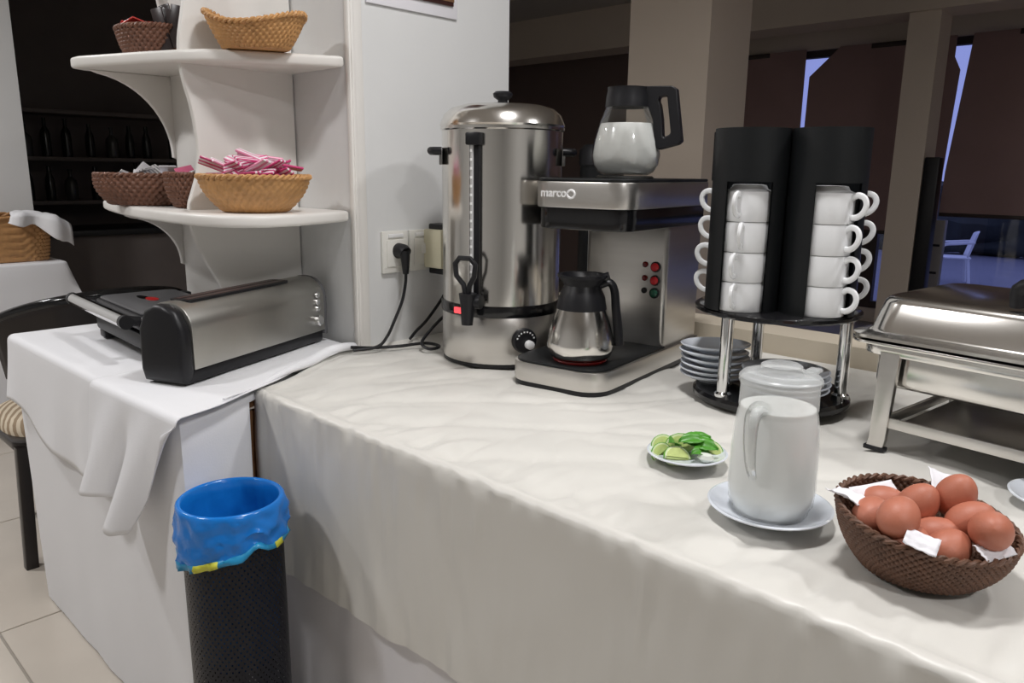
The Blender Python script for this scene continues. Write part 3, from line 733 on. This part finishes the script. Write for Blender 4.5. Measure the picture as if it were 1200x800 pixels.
for sx in (-1, 1):
    for y in (-.085, .09): B().box((sx * .165, y, .014), (.045, .035, .026), .006).build('foot', 'black_plastic', gr)
for sx in (-1, 1): B().box((sx * .14, .118, .075), (.04, .02, .07), .004).build('hinge', 'black_plastic', gr)

# ------------------------------------------------------------------ chair at the left
ch = thing('dining_chair', 'black curved-back dining chair with striped seat at the end of the white side table', 'chair', (-2.88, .88, 0))
B().prism(rounded(-.23, .22, -.31, .23, .05), .385, .415, 'z', .006).build('seat_frame', 'wood_dark', ch)
def sf(i, j):
    a = 2 * PI * i / 48; k = j / 6
    c, s_ = math.cos(a), math.sin(a); p = .55
    x = math.copysign(abs(c) ** p, c) * .215 * (1 - (1 - k) * 0); y = math.copysign(abs(s_) ** p, s_) * .25
    q = math.cos(.5 * PI * k)
    return (x * (q ** .35 if q > 0 else 0) - .01, y * (q ** .35 if q > 0 else 0) - .055, .414 + .058 * math.sin(.5 * PI * k))
B().grid(sf, 48, 7, True).build('seat', 'seat_stripe', ch)
def bf(i, j):
    a = math.radians(lerp(-70, 112, i / 40)); z = lerp(.60, .868, j / 10); rr = .285 + .03 * (z - .6) / .27
    zz = z - (.11 * (abs(a) / 1.4) ** 2) * j / 10
    return (rr * math.cos(a), rr * 1.02 * math.sin(a), zz)
B().grid(bf, 41, 11).build('backrest', 'wood_dark', ch, solid=.028)
B().tube([bf(i, 10) for i in range(41)], .017, 10).build('top_rail', 'black_gloss', ch)
for x, y, lx, ly in ((.20, -.29, .02, -.02), (.20, .25, .02, .02), (-.20, -.20, -.01, -.01), (-.20, .20, -.01, .01)):
    B().prism(rounded(-.5, .5, -.5, .5, .12, 2), 0, 1, 'z', T=Matrix(((.036, 0, lx * -1, x + lx), (0, .036, ly * -1, y + ly), (0, 0, .40, 0), (0, 0, 0, 1)))).build('leg', 'wood_dark', ch)
for sy in (-1, 1): B().tube([(.185, sy * .21, .39), (.20, sy * .225, .62)], .017, 8).build('back_post', 'wood_dark', ch)
B().tube([(.26, 0, .39), (.285, 0, .62)], .018, 8).build('back_post', 'wood_dark', ch)

# ------------------------------------------------------------------ basket table far left
ft = thing('bread_table', 'far table under a white cloth carrying the bread basket', 'table', (-4.58, .80, 0))
B().box((0, 0, .77), (.56, .84, .03), .004).build('tabletop', 'wood_brown', ft)
for sx in (-1, 1):
    for sy in (-1, 1): B().box((sx * .24, sy * .38, .378), (.04, .04, .755)).build('leg', 'wood_brown', ft)
fc = cloth(40, 56, lambda u, v: (lerp(-4.80, -4.29, u), lerp(.36, 1.235, v)), lambda x, y: .0005, lambda sd, x, y, s: .70 if sd != 3 else .10,
           lambda sd, s, t, x: t * .018 * nz(s * 6, 3) if sd != 3 else 0, lambda sd, x, y: (.24 if sd == 2 else .02) if sd != 3 else 0, rows=18, zt=.792, r=.012)
tag(fc.build('tablecloth', 'cloth_white', smooth=70), 'white tablecloth on the far table under the bread basket', 'tablecloth')
basket('bread_basket', 'large rectangular tan wicker bread basket on the far white table', 'basket_honey', (-4.52, .98, .794), 0, .17, .235, .215, base=.93, ns=40, rows=12, boxy=7, amp=.0035, bulge=.02, rim=.014)
nk = B()
def nf(i, j):
    u, v = i / 24, j / 30
    y = lerp(1.06, 1.29, u) - .05 * v * (1 - u); ss = v
    x = lerp(-4.44, -4.30, min(1, ss * 1.4)); z = 1.030 + .010 * nz(u * 5, v * 5) + .010 * math.sin(u * 6)
    if ss > .62: z -= (ss - .62) * .30 * (.35 + .75 * u + .15 * math.sin(u * 11)); x += .012 + .015 * math.sin(u * 11)
    if u > .75: z -= (u - .75) * .22
    return (x, y, z)
nk.grid(nf, 25, 31); tag(nk.build('napkin', 'cloth_white', smooth=80, solid=.003), 'crumpled white napkin over the corner of the bread basket', 'napkin')
# ------------------------------------------------------------------ baskets on the shelf unit and their sachets
UZ, LZ = 1.531, 1.158
basket('wicker_basket', 'round tan wicker basket heaped with pink and white sticks on the lower shelf', 'basket_tan', (-1.735, .925, LZ), .4, .132, .118, .082, base=.55, ns=40, rows=8, bulge=.12, amp=.0016)
rs = random.Random(11)
stick = B().box((0, 0, 0), (.105, .024, .006), .0025, seg=2)
st0 = None
for k in range(34):
    a = rs.uniform(-.9, 1.0); q = rs.random()
    x = -1.735 + rs.uniform(-.065, .065); y = .925 + rs.uniform(-.06, .06)
    z = LZ + .070 + k * .0012 + .022 * (1 - (math.hypot(x + 1.735, y - .925) / .08))
    rot = (rs.uniform(-.9, .9), rs.uniform(-.45, .45), .75 + a)
    mm = 'stick_paper' if k % 3 else 'stick_pale'
    o = stick.build('sugar_stick', mm); tag(o, 'pink and white paper stick heaped in the tan basket', 'sachet', 'paper sticks in the tan basket', (x, y, z), rot)
tb = basket('wicker_basket', 'boat-shaped tan wicker basket with raised ends on the upper shelf', 'basket_tan', (-1.768, .968, UZ), .60, .120, .080, .058, base=.62, ns=40, rows=8, bulge=.0, rimf=lambda a: .026 * math.cos(a) ** 2 - .006 + .012 * (math.cos(a) < 0) * math.cos(a) ** 2)
for k, (dx, dy) in enumerate(((.02, .0), (.045, .008), (.035, -.015), (.0, .01))):
    pod = B().lathe([(0, 0), (.013, 0), (.018, .024), (.021, .026), (.021, .028), (0, .0285)], 20).build('creamer_pod', 'grey_foil' if k % 2 else 'dark_foil')
    tag(pod, 'small foil pod lying in the boat-shaped tan basket', 'pod', 'pods in the boat-shaped basket', (-1.768 + dx * .85, .968 + dx * .5 + dy, UZ + .042), (.3 * k, .5, k))
basket('wicker_basket', 'oval dark brown wicker basket with white sachets at the tip of the lower shelf', 'basket_brown', (-2.20, .852, LZ), math.radians(38), .134, .080, .080, base=.70, ns=40, rows=8, bulge=.2, amp=.003)
basket('wicker_basket', 'small dark brown wicker basket behind the oval one against the wavy divider', 'basket_brown', (-1.995, .895, LZ), math.radians(20), .070, .064, .084, base=.66, ns=30, rows=8, bulge=.2, amp=.003)
sach = B().box((0, 0, 0), (.058, .045, .005), .0022)
for k, (x, y, dz) in enumerate(((-2.28, .82, 0), (-2.25, .84, .012), (-2.22, .86, .006), (-2.19, .875, .02), (-2.16, .885, .016), (-2.24, .88, .02), (-2.20, .85, .024), (-2.15, .90, .022))):
    tag(sach.build('sugar_sachet', 'paper_white' if k % 3 else 'sachet_print'), 'white paper sachet in the oval dark basket', 'sachet', 'sachets in the oval dark basket', (x, y, LZ + .066 + dz), (rs.uniform(-.9, .9), rs.uniform(-.9, .9), rs.uniform(0, 3)))
for k, (x, y) in enumerate(((-2.02, .89), (-1.99, .90), (-1.98, .885))):
    tag(sach.build('sugar_sachet', ['pink_paper', 'grey_foil', 'sachet_print'][k]), 'pink or grey sachet in the small dark basket', 'sachet', 'sachets in the small dark basket', (x, y, LZ + .085), (rs.uniform(-.7, .7), rs.uniform(-.7, .7), k))
basket('wicker_basket', 'brown wicker basket with red packets on the left of the upper shelf', 'basket_brown', (-2.10, .862, UZ), math.radians(15), .098, .07, .068, base=.72, ns=32, rows=8, bulge=.05, amp=.003)
for k, (x, y, dz) in enumerate(((-2.175, .835, .074), (-2.155, .86, .080), (-2.145, .835, .082))):
    tag(sach.build('red_packet', 'red_foil'), 'red foil packet sticking out of the brown basket', 'sachet', 'red packets in the brown basket', (x, y, UZ + dz), (rs.uniform(-.5, .5), -.35, rs.uniform(-.6, .6)))
for k in range(5):
    tag(B().box((0, 0, .05), (.030, .004, .10), .0015).build('coffee_stick_pack', 'dark_foil'), 'dark brown stick pack standing in the brown basket beside the divider', 'sachet', 'dark stick packs on the upper shelf', (-2.035 + k * .008, .862 + .010 * (k % 3), UZ + .012 + .012 * ((k * 7) % 3) / 2), (0, rs.uniform(-.25, .25), .3 + .1 * k))

# ------------------------------------------------------------------ cup rack
RC = Vector((-.675, 1.489, TZ + .002))
rk = thing('cup_rack', 'black cup dispenser of four tall tubes on chrome legs with a round base', 'cup rack', RC, 0)
VR, VF = Vector((math.sin(A), math.cos(A), 0)), Vector((-math.cos(A), math.sin(A), 0))   # picture right / away
VA = math.atan2(-RC.y, -RC.x)                                                          # towards the camera
B().lathe([(0, .004), (.150, .004), (.156, .010), (.156, .018), (.150, .024), (0, .024)], 64).build('base_plate', 'black_gloss', rk)
B().lathe([(0, .186), (.156, .186), (.162, .190), (.162, .196), (.156, .200), (0, .200)], 64).build('upper_plate', 'black_gloss', rk)
for d in (-41, 81, 194):
    a = VA + math.radians(d); x, y = .136 * math.cos(a), .132 * math.sin(a)
    lg = B().lathe([(0, .02), (.0125, .02), (.0125, .188), (0, .188)], 20, c=(x, y, 0)).build('leg', 'chrome', rk)
    B().lathe([(.0125, .022), (.017, .022), (.017, .030), (.0125, .034)], 20, c=(x, y, 0)).build('collar', 'chrome', lg)
tubes = [(-44, 3), (46, 17), (126, 97), (-124, -95)]
TRc, TR = .098, .0692
B().lathe([(0, .2), (.05, .2), (.05, .538), (0, .538)], 32).build('core', 'black_satin', rk)
cup0 = None
def make_cup():
    t = thing('coffee_cup', 'x', 'cup')
    prof = [(0, .004), (.0430, 0), (.0455, 0), (.0468, .004), (.0466, .030), (.0462, .048), (.0450, .0555), (.0385, .058), (.0345, .060), (.033, .063), (.031, .067), (.027, .068), (.025, .063), (0, .063)]
    B().lathe([(.043, .002)] + prof[2:], 40).build('bowl', 'porcelain', t)
    B().tube(spline([(.043, 0, .046), (.055, 0, .052), (.068, 0, .048), (.073, 0, .036), (.068, 0, .022), (.056, 0, .013), (.044, 0, .012)], 4), .0045, 8, flat=1.25).build('handle', 'porcelain', t)
    return t
sides = ['left-hand front tube', 'right-hand front tube', 'rear tube on the right', 'rear tube on the left']
nth = ['bottom', 'second from bottom', 'third from bottom', 'top']
for k, (pd, sd) in enumerate(tubes):
    pa = VA + math.radians(pd); sa = VA + math.radians(sd)
    cx, cy = TRc * math.cos(pa), TRc * math.sin(pa)
    ow = math.radians(36)
    pts = [sa + ow + (2 * PI - 2 * ow) * i / 40 for i in range(41)]
    tbm = B()
    def tf(i, j):
        rr = TR if j < 2 else TR - .004
        z = (.200, .444, .444, .200)[j]
        return (cx + rr * math.cos(pts[i]), cy + rr * math.sin(pts[i]), z)
    tbm.grid(tf, 41, 4, False, True).lathe([(TR - .004, .444), (TR, .444), (TR, .541), (TR - .004, .541), (TR - .004, .444)], 48, c=(cx, cy, 0))
    tbm.build('tube', 'black_satin', rk, smooth=35)
    q = .0165
    for c in range(4):
        if cup0 is None: cup0 = o = make_cup()
        else: o = dup(cup0)
        j = random.uniform(-.16, .16) + (.66 if k == 1 else (-.22 if k == 0 else 0))
        o.location = (RC.x + cx + q * math.cos(sa), RC.y + cy + q * math.sin(sa), RC.z + .2005 + c * .0568)
        o.rotation_euler = (0, 0, sa + j)
        o['label'] = 'white upside-down cup, %s in the %s of the rack' % (nth[c], sides[k]); o['group'] = 'cups in the rack'
VA = math.atan2(-VF.y, -VF.x)
# saucer stacks
def saucer_mesh(r=.072, h=.017):
    return B().lathe([(0, .002), (r * .42, .002), (r * .44, 0), (r * .5, 0), (r * .52, .003), (r * .8, h * .55), (r, h), (r + .001, h + .002), (r - .002, h + .003), (r * .78, h * .72), (r * .5, .006), (0, .005)], 48)
sm = saucer_mesh().build('saucer', 'plate_white')
first = True
Lc = RC - VR * .104 + VF * .054; Rc_ = RC + VR * .014 - VF * .052
num = ['bottom', 'second', 'third', 'fourth', 'fifth', 'top']
for nm, c, n_ in (('left', Lc, 6), ('right', Rc_, 4)):
    for k in range(n_):
        o = (sm if first else dup(sm)) if nm == 'left' else saucer_mesh(.084, .016).build('saucer', 'plate_white'); first = False
        tilt = (0.02 if k < 4 else .06) if nm == 'left' else .0
        tag(o, 'white saucer, %s of the %s stack under the cup rack' % (num[k] if k < n_ - 1 else 'top', nm), 'saucer', 'saucers on the rack base', (c.x + random.uniform(-.003, .003), c.y + random.uniform(-.003, .003), TZ + .0265 + k * .0118 + (.003 if k == n_ - 1 and nm == 'left' else 0)), (tilt * .5, -tilt * .5, k))

# ------------------------------------------------------------------ chafing dish
cd = thing('chafing_dish', 'stainless steel chafing dish with closed lid on a low stand', 'chafing dish', (-.478, 1.325, TZ + .001), math.radians(-7))
CW, CDp = .62, .37
B().prism(rounded(.035, CW - .035, .035, CDp - .035, .035), .108, .186, 'z', .012, seg=3).build('water_pan', 'steel', cd)
B().prism(rounded(0, CW, 0, CDp, .045), .184, .190, 'z', .0025).prism(rounded(.018, CW - .018, .018, CDp - .018, .04), .165, .186, 'z', .003).build('pan_rim', 'steel', cd)
lb = B()
secs = [(0, .194, .045), (.0, .199, .045), (.016, .203, .045), (.022, .208, .045), (.033, .251, .045), (.037, .258, .042), (.045, .262, .036)]
outs = [[(x, y, z) for x, y in rounded(i, CW - i, i, CDp - i, rr, 6)] for i, z, rr in secs]
nn = len(outs[0]); vv = [p for o_ in outs for p in o_]; ff = []
for k in range(len(outs) - 1):
    for i in range(nn): ff.append((k * nn + i, k * nn + (i + 1) % nn, (k + 1) * nn + (i + 1) % nn, (k + 1) * nn + i))
ff.append(tuple(range((len(outs) - 1) * nn, len(outs) * nn))); ff.append(tuple(reversed(range(nn))))
lid = lb.add(vv, ff).build('lid', 'steel', cd, smooth=50)
B().tube(spline([(CW / 2 - .075, .06, .268), (CW / 2 - .07, .055, .30), (CW / 2, .052, .305), (CW / 2 + .07, .055, .30), (CW / 2 + .075, .06, .268)], 5), .011, 10).build('lid_handle', 'black_plastic', lid)
for x in (.075, CW - .075):
    for y in (.022, CDp - .022):
        T = Tr(x, y, 0)
        B().prism([(-.016, .172), (.016, .172), (.008, .02), (.004, .0), (-.024, .0), (-.020, .02)], -.006, .006, 'y', .002, T=T).build('leg', 'steel_brushed', cd)
        B().box((-.009, 0, .003), (.036, .016, .008), .002, T).build('foot', 'black_plastic', cd)
for y in (.022, CDp - .022): B().box((CW / 2, y, .052), (CW - .15, .006, .018), .001).build('stand_rail', 'steel_brushed', cd)
for x in (.075, CW - .075): B().box((x, CDp / 2, .052), (.006, CDp - .05, .018), .001).build('stand_rail', 'steel_brushed', cd)
B().box((CW / 2, CDp / 2, .042), (CW - .17, CDp - .06, .004), .001).build('burner_shelf', 'steel_dark', cd)
for x in (): B().lathe([(0, .0), (.045, .0), (.047, .003), (.047, .045), (.04, .05), (.04, .046), (0, .04)], 32, c=(x, CDp / 2, .045)).build('burner', 'steel', cd)

# ------------------------------------------------------------------ lime plate
lp = tag(saucer_mesh(.064, .012).build('saucer', 'plate_white'), 'small white plate of lime wedges and mint leaves', 'plate', None, (-.612, 1.062, TZ + .002))
def wedge(label, loc, rot, r=.021, half=False):
    t = thing('lime_wedge', label, 'lime', loc, 0, 'lime wedges on the small plate'); t.rotation_euler = rot
    a1 = PI if half else PI * .62
    n1, n2 = 12, 8
    def sk(i, j):
        a = a1 * i / n1; b = PI * j / n2
        return (r * 1.12 * math.cos(b), r * math.sin(b) * math.cos(a), r * math.sin(b) * math.sin(a))
    B().grid(sk, n1 + 1, n2 + 1).build('peel', 'lime_skin', t, solid=.0015)
    for s_, a in ((0, 0), (1, a1)):
        rind = [(r * 1.08 * math.cos(PI * k / 12), r * .97 * math.sin(PI * k / 12)) for k in range(13)]
        fl_ = [(r * .92 * math.cos(PI * k / 12), r * .82 * math.sin(PI * k / 12)) for k in range(13)]
        T = Rx(a)
        B().prism(rind, -.0008, .0008, 'z', T=T).build('pith', 'lime_rind', t)
        B().prism(fl_, -.0018, .0018, 'z', T=T).build('flesh', 'lime_flesh', t)
PL = Vector((-.612, 1.062, TZ + .009))
def on_plate(dr, da, dz): p = PL + VR * dr + VF * da; return (p.x, p.y, p.z + dz)
va = VA
fz = va - PI / 2
wedge('upright lime slice showing its pale face on top of the small plate', on_plate(-.010, .008, .010), (1.95, .25, fz - .3), .023)
wedge('lime wedge lying at the front of the small plate', on_plate(-.020, -.022, .004), (2.3, -.15, fz + .1), .020)
wedge('lime wedge at the left rim of the small plate', on_plate(-.042, -.002, .004), (2.1, .5, fz + .5), .016)
wedge('lime wedge at the right rim of the small plate', on_plate(.040, .004, .004), (2.0, -.4, fz - .5), .018)
wedge('lime wedge at the back of the small plate', on_plate(-.036, .024, .008), (2.0, .4, fz + .2), .017)
def leaf(loc, rot, l=.05, wd=.02):
    def lf(i, j):
        u, v = i / 10, j / 4 - .5
        ww = wd * math.sin(PI * min(1, u * .96 + .03)) ** .8
        return (l * (u - .5), ww * v * 1.1, .006 * (1 - (2 * u - 1) ** 2) + .005 * abs(v) * 2 + .0012 * math.sin(u * 40) * abs(v))
    tag(B().grid(lf, 11, 5).build('mint_leaf', 'leaf', smooth=80, solid=.0007), 'green mint leaf among the lime wedges', 'leaf', 'mint leaves on the small plate', loc, rot)
for k, (dr, da, dz, rx_, ry_, rz_, l) in enumerate(((.016, .004, .022, .5, -.1, .3, .050), (.024, -.008, .016, .6, .1, -.3, .048), (.006, -.004, .024, .5, .0, .15, .046), (.016, -.022, .008, .4, .2, .5, .040), (-.026, .000, .016, .5, .5, 1.0, .036), (.028, .010, .016, .5, .1, .4, .04))):
    leaf(on_plate(dr, da, dz), (rx_, ry_, va + PI / 2 + rz_), l, .022)
for k, (dr, da, dz) in enumerate(((.022, -.034, .006), (.012, .030, .016))):
    tag(B().lathe([(0, 0), (.008, .002), (.013, .008), (.010, .014), (0, .016)], 16, sx=1.1, sy=.8).build('onion_piece', 'onion'), ['pale onion piece at the front of the small plate', 'pale onion piece behind the mint leaves'][k], 'onion', None, on_plate(dr, da, dz - .006))

# ------------------------------------------------------------------ milk jug on its saucer
JC = (-.420, .958)
tag(saucer_mesh(.082, .016).build('saucer', 'plate_white'), 'white saucer under the tall milk jug', 'saucer', None, (JC[0], JC[1], TZ + .002))
jg = thing('milk_jug', 'tall frosted glass jug of milk with clear lid and handle', 'jug', (JC[0], JC[1], TZ + .0085))
jp = [(0, .0), (.047, .0), (.050, .004), (.051, .010), (.0555, .018), (.0575, .04), (.0565, .09), (.0535, .130), (.0515, .142), (.0500, .146), (.0512, .150), (.0505, .178), (.0515, .186)]
B().lathe(jp, 64).build('body', 'jug_glass', jg, smooth=50)
B().lathe([(0, .005), (.0465, .005), (.050, .014), (.0535, .022), (.0555, .04), (.0545, .09), (.0515, .128), (.0485, .146), (.0485, .150), (0, .150)], 56).build('milk', 'milk', jg)
ld = B().lathe([(.0525, .182), (.0535, .184), (.0535, .190), (.050, .194), (.040, .196), (.030, .196), (.027, .1995), (.0265, .206), (.022, .2085), (0, .2085)], 56).build('lid', 'jug_lid', jg)
sp = VA + math.radians(100); B().box((.048 * math.cos(sp), .048 * math.sin(sp), .197), (.018, .018, .006), .003).build('lid_spout', 'jug_lid', ld)
hj = VA - math.radians(42)
def K(r, z): return (r * math.cos(hj), r * math.sin(hj), z)
hb = B().tube(spline([K(.048, .156), K(.064, .160), K(.078, .150), K(.080, .125), K(.076, .10), K(.070, .080), K(.062, .066)], 6), lambda t: .0125 - .007 * t, 12, flat=.8)
hb.build('handle', 'glass', jg)
B().tube(spline([K(.050, .154), K(.064, .157), K(.074, .148), K(.076, .125), K(.072, .10), K(.067, .08)], 5), lambda t: .008 - .005 * t, 10, flat=.8).build('handle_core', 'jug_glass', jg)

# ------------------------------------------------------------------ egg basket
EB = (-.226, .950, TZ + .002)
ez = VA + PI / 2
basket('egg_basket', 'round dark brown wicker basket of brown eggs on the buffet', 'basket_dark', EB, ez, .097, .095, .062, base=.64, ns=66, rows=15, bulge=.12, rim=.0048, amp=.0014, rimf=lambda a: .010 * math.sin(a) - .006 * math.cos(a) + .004)
eggs = [(-.272, .908, .866, 'leftmost egg in the front of the basket'), (-.279, .965, .862, 'egg half hidden behind the two left ones'), (-.236, .882, .886, 'egg raised in the left middle of the pile'), (-.238, .960, .876, 'egg in the back middle of the pile'),
        (-.205, .985, .890, 'topmost egg at the back of the pile'), (-.222, .884, .858, 'egg lying sideways at the front rim beside the napkin'), (-.209, .936, .853, 'egg sunk deep in the middle of the pile'), (-.188, .903, .856, 'egg at the front rim right of the sideways one'),
        (-.182, .962, .872, 'egg at the right behind the rightmost one'), (-.154, .924, .883, 'rightmost egg resting on the basket rim')]
re_ = random.Random(5)
for k, (x, y, z, lb_) in enumerate(eggs):
    def ef(i, j):
        t = PI * j / 16; a = 2 * PI * i / 24
        rr = .0222 * math.sin(t) * (1 + .10 * math.cos(t))
        return (rr * math.cos(a), rr * math.sin(a), -.0285 * math.cos(t))
    e = B().grid(ef, 24, 17, True)
    tilt = [1.2, 1.3, 1.25, .5, .4, 1.5, 1.2, 1.2, .9, 1.1][k]; az = [2.5, 1.2, 2.4, 1.0, .5, 2.6, 1.2, 2.0, 1.3, -.5][k] + VA
    tag(e.build('egg', 'egg_shell', smooth=80), 'brown ' + lb_, 'egg', 'eggs in the basket', (x, y, z), (0, tilt, az))
def napk(label, c, s, rot, curl):
    def f(i, j):
        u, v = i / 10 - .5, j / 10 - .5
        return (s[0] * u, s[1] * v, curl * (u * u * 2 - v * v) + .003 * nz(u * 7, v * 7, c[0] * 9))
    tag(B().grid(f, 11, 11).build('paper_napkin', 'paper_white', smooth=80, solid=.0009), label, 'napkin', 'paper napkins in the egg basket', c, rot)
def eb(dr, da, z): p = Vector(EB) + VR * dr + VF * da; return (p.x, p.y, TZ + z)
napk('white paper napkin lining the back left of the egg basket', eb(-.036, .050, .066), (.064, .040), (.9, -.05, ez + .30), .010)
napk('white paper napkin corner at the left end of the egg basket', eb(-.086, .020, .083), (.036, .04), (.15, .2, ez + .7), .008)
napk('white paper napkin corner folded at the front left rim of the egg basket', eb(-.046, -.079, .0745), (.034, .024), (.5, .25, ez - .55), .004)
napk('white paper napkin corner at the front right rim of the egg basket', eb(.034, -.079, .0655), (.044, .022), (.5, -.05, ez + .35), .004)
napk('white paper napkin corner at the back right of the egg basket', eb(.062, .070, .078), (.045, .04), (.6, .3, ez - .1), .006)
pd_ = saucer_mesh(.07, .012); tag(pd_.build('side_plate', 'plate_white'), 'white plate cut by the right edge in front of the chafing dish', 'plate', None, (-.132, 1.288, TZ + .002))

# ------------------------------------------------------------------ waste bin with blue bag
bn = thing('waste_bin', 'tall black perforated metal waste bin with blue liner beside the side table', 'bin', (-1.292, .604, .001))
BH, BRr = .655, .09
B().lathe([(0, 0), (BRr - .004, 0), (BRr, .006), (BRr, .04)], 64).build('bottom', 'bin_metal', bn)
# perforated wall: ring lattice with real round holes
NA, NZ = 104, 80
bb = B(); z0, z1 = .038, BH - .004
dzc = (z1 - z0) / NZ; hr = .30
def P3(u, v): a = 2 * PI * u / NA; return (BRr * math.cos(a), BRr * math.sin(a), z0 + v * dzc)
vid = {}
def V(u, v):
    key = (round((u % NA) * 100), round(v * 100))
    if key not in vid: vid[key] = len(bb.v); bb.v.append(P3(u, v))
    return vid[key]
for i in range(NA):
    for j in range(NZ):
        c = [V(i, j), V(i + 1, j), V(i + 1, j + 1), V(i, j + 1)]
        if (i + j) % 2: bb.f.append(tuple(c)); continue
        h8 = [V(i + .5 + hr * math.cos(q), j + .5 + hr * math.sin(q)) for q in [PI * 1.25 + .5 * PI * k for k in range(4)]]
        for k in range(4): bb.f.append((c[k], c[(k + 1) % 4], h8[(k + 1) % 4], h8[k]))
bb.build('perforated_wall', 'bin_metal', bn, smooth=0, fix=False)
bmn = B().lathe([(BRr - .003, z1 - .006), (BRr + .003, z1 - .004), (BRr + .003, BH + .003), (BRr - .003, BH + .003)], 64).build('rim', 'bin_metal', bn)
bgm = thing('bin_bag', 'blue plastic bin bag folded over the rim of the waste bin', 'bin bag', (-1.292, .604, BH - .02))
def bagf(i, j):
    a = 2 * PI * i / 96
    # inside from bottom, over the rim, down the outside
    low = .082 + .020 * math.cos(a - (VA - 1.0)) + .006 * math.sin(a * 3)         # folded length
    low = max(.045, low)
    if j <= 16:
        t = j / 16; r_ = lerp(.062, BRr - .004, t ** .5) + (.012 * nz(math.cos(a) * 2.5, math.sin(a) * 2.5, t * 4) - .008 * ridged(math.cos(a) * 3 + t, math.sin(a) * 3, t * 3)) * (1 - t) ** .4; z = lerp(-.30, .026, t)
    elif j <= 20:
        q = (j - 16) / 4; r_ = BRr - .004 + .0095 * q; z = .026 + .004 * math.sin(PI * q)
    else:
        t = (j - 20) / 14; r_ = BRr + .0055 + .004 * t + (.010 * nz(math.cos(a) * 4, math.sin(a) * 4, t * 3) + .007 * ridged(math.cos(a) * 3 + t * 2, math.sin(a) * 3, 4 + t * 2)) * t ** .4; z = .026 - low * t
        kn = math.exp(-((((a - (VA + .75)) + PI) % (2 * PI) - PI) / .16) ** 2); r_ += .012 * kn * (t ** 1.2); z += .02 * kn * t
    return (r_ * math.cos(a), r_ * math.sin(a), z)
def bag_part(j0, j1): b = B(); b.grid(lambda i, j: bagf(i, j + j0), 96, j1 - j0 + 1, True); return b
bag_part(0, 33).build('bag_film', 'bag_blue', bgm, smooth=60, solid=.0012)
bag_part(32, 34).build('hem_band', 'bag_band', bgm, smooth=60, solid=.0018)
B().lathe([(0, -.30), (.062, -.30)], 32).build('bag_bottom', 'bag_blue', bgm)
for k, a0 in enumerate((VA - .35, VA + 1.15)):
    b = B(); i0 = int(round(a0 / (2 * PI) * 96))
    def yf(i, j):
        p = Vector(bagf(i0 + i, 32 + j)); q = math.hypot(p.x, p.y); return (p.x * (1 + .0022 / q), p.y * (1 + .0022 / q), p.z)
    b.grid(yf, 8 if k == 0 else 4, 3).build('yellow_print', 'bag_yellow', bgm, smooth=60, solid=.0008)

# ------------------------------------------------------------------ ceiling downlights (lamp bodies round the lights above)
dl0 = None
spots = ['over the buffet', 'over the chafing dish', 'near the camera on the left', 'near the camera on the right', 'over the far bread table']
for i, (x, y, p, r) in enumerate(LAMPS):
    t = thing('ceiling_lamp', 'round recessed ceiling lamp ' + spots[i], 'lamp', (x, y, CEIL), 0, 'ceiling lamps')
    B().lathe([(r + .002, -.04), (r + .03, -.04), (r + .035, -.001), (r + .002, -.001)], 40).build('lamp_ring', 'plastic_white', t)
    B().lathe([(0, -.012), (r, -.012), (r, -.004), (0, -.004)], 40).build('reflector', 'plastic_white', t)
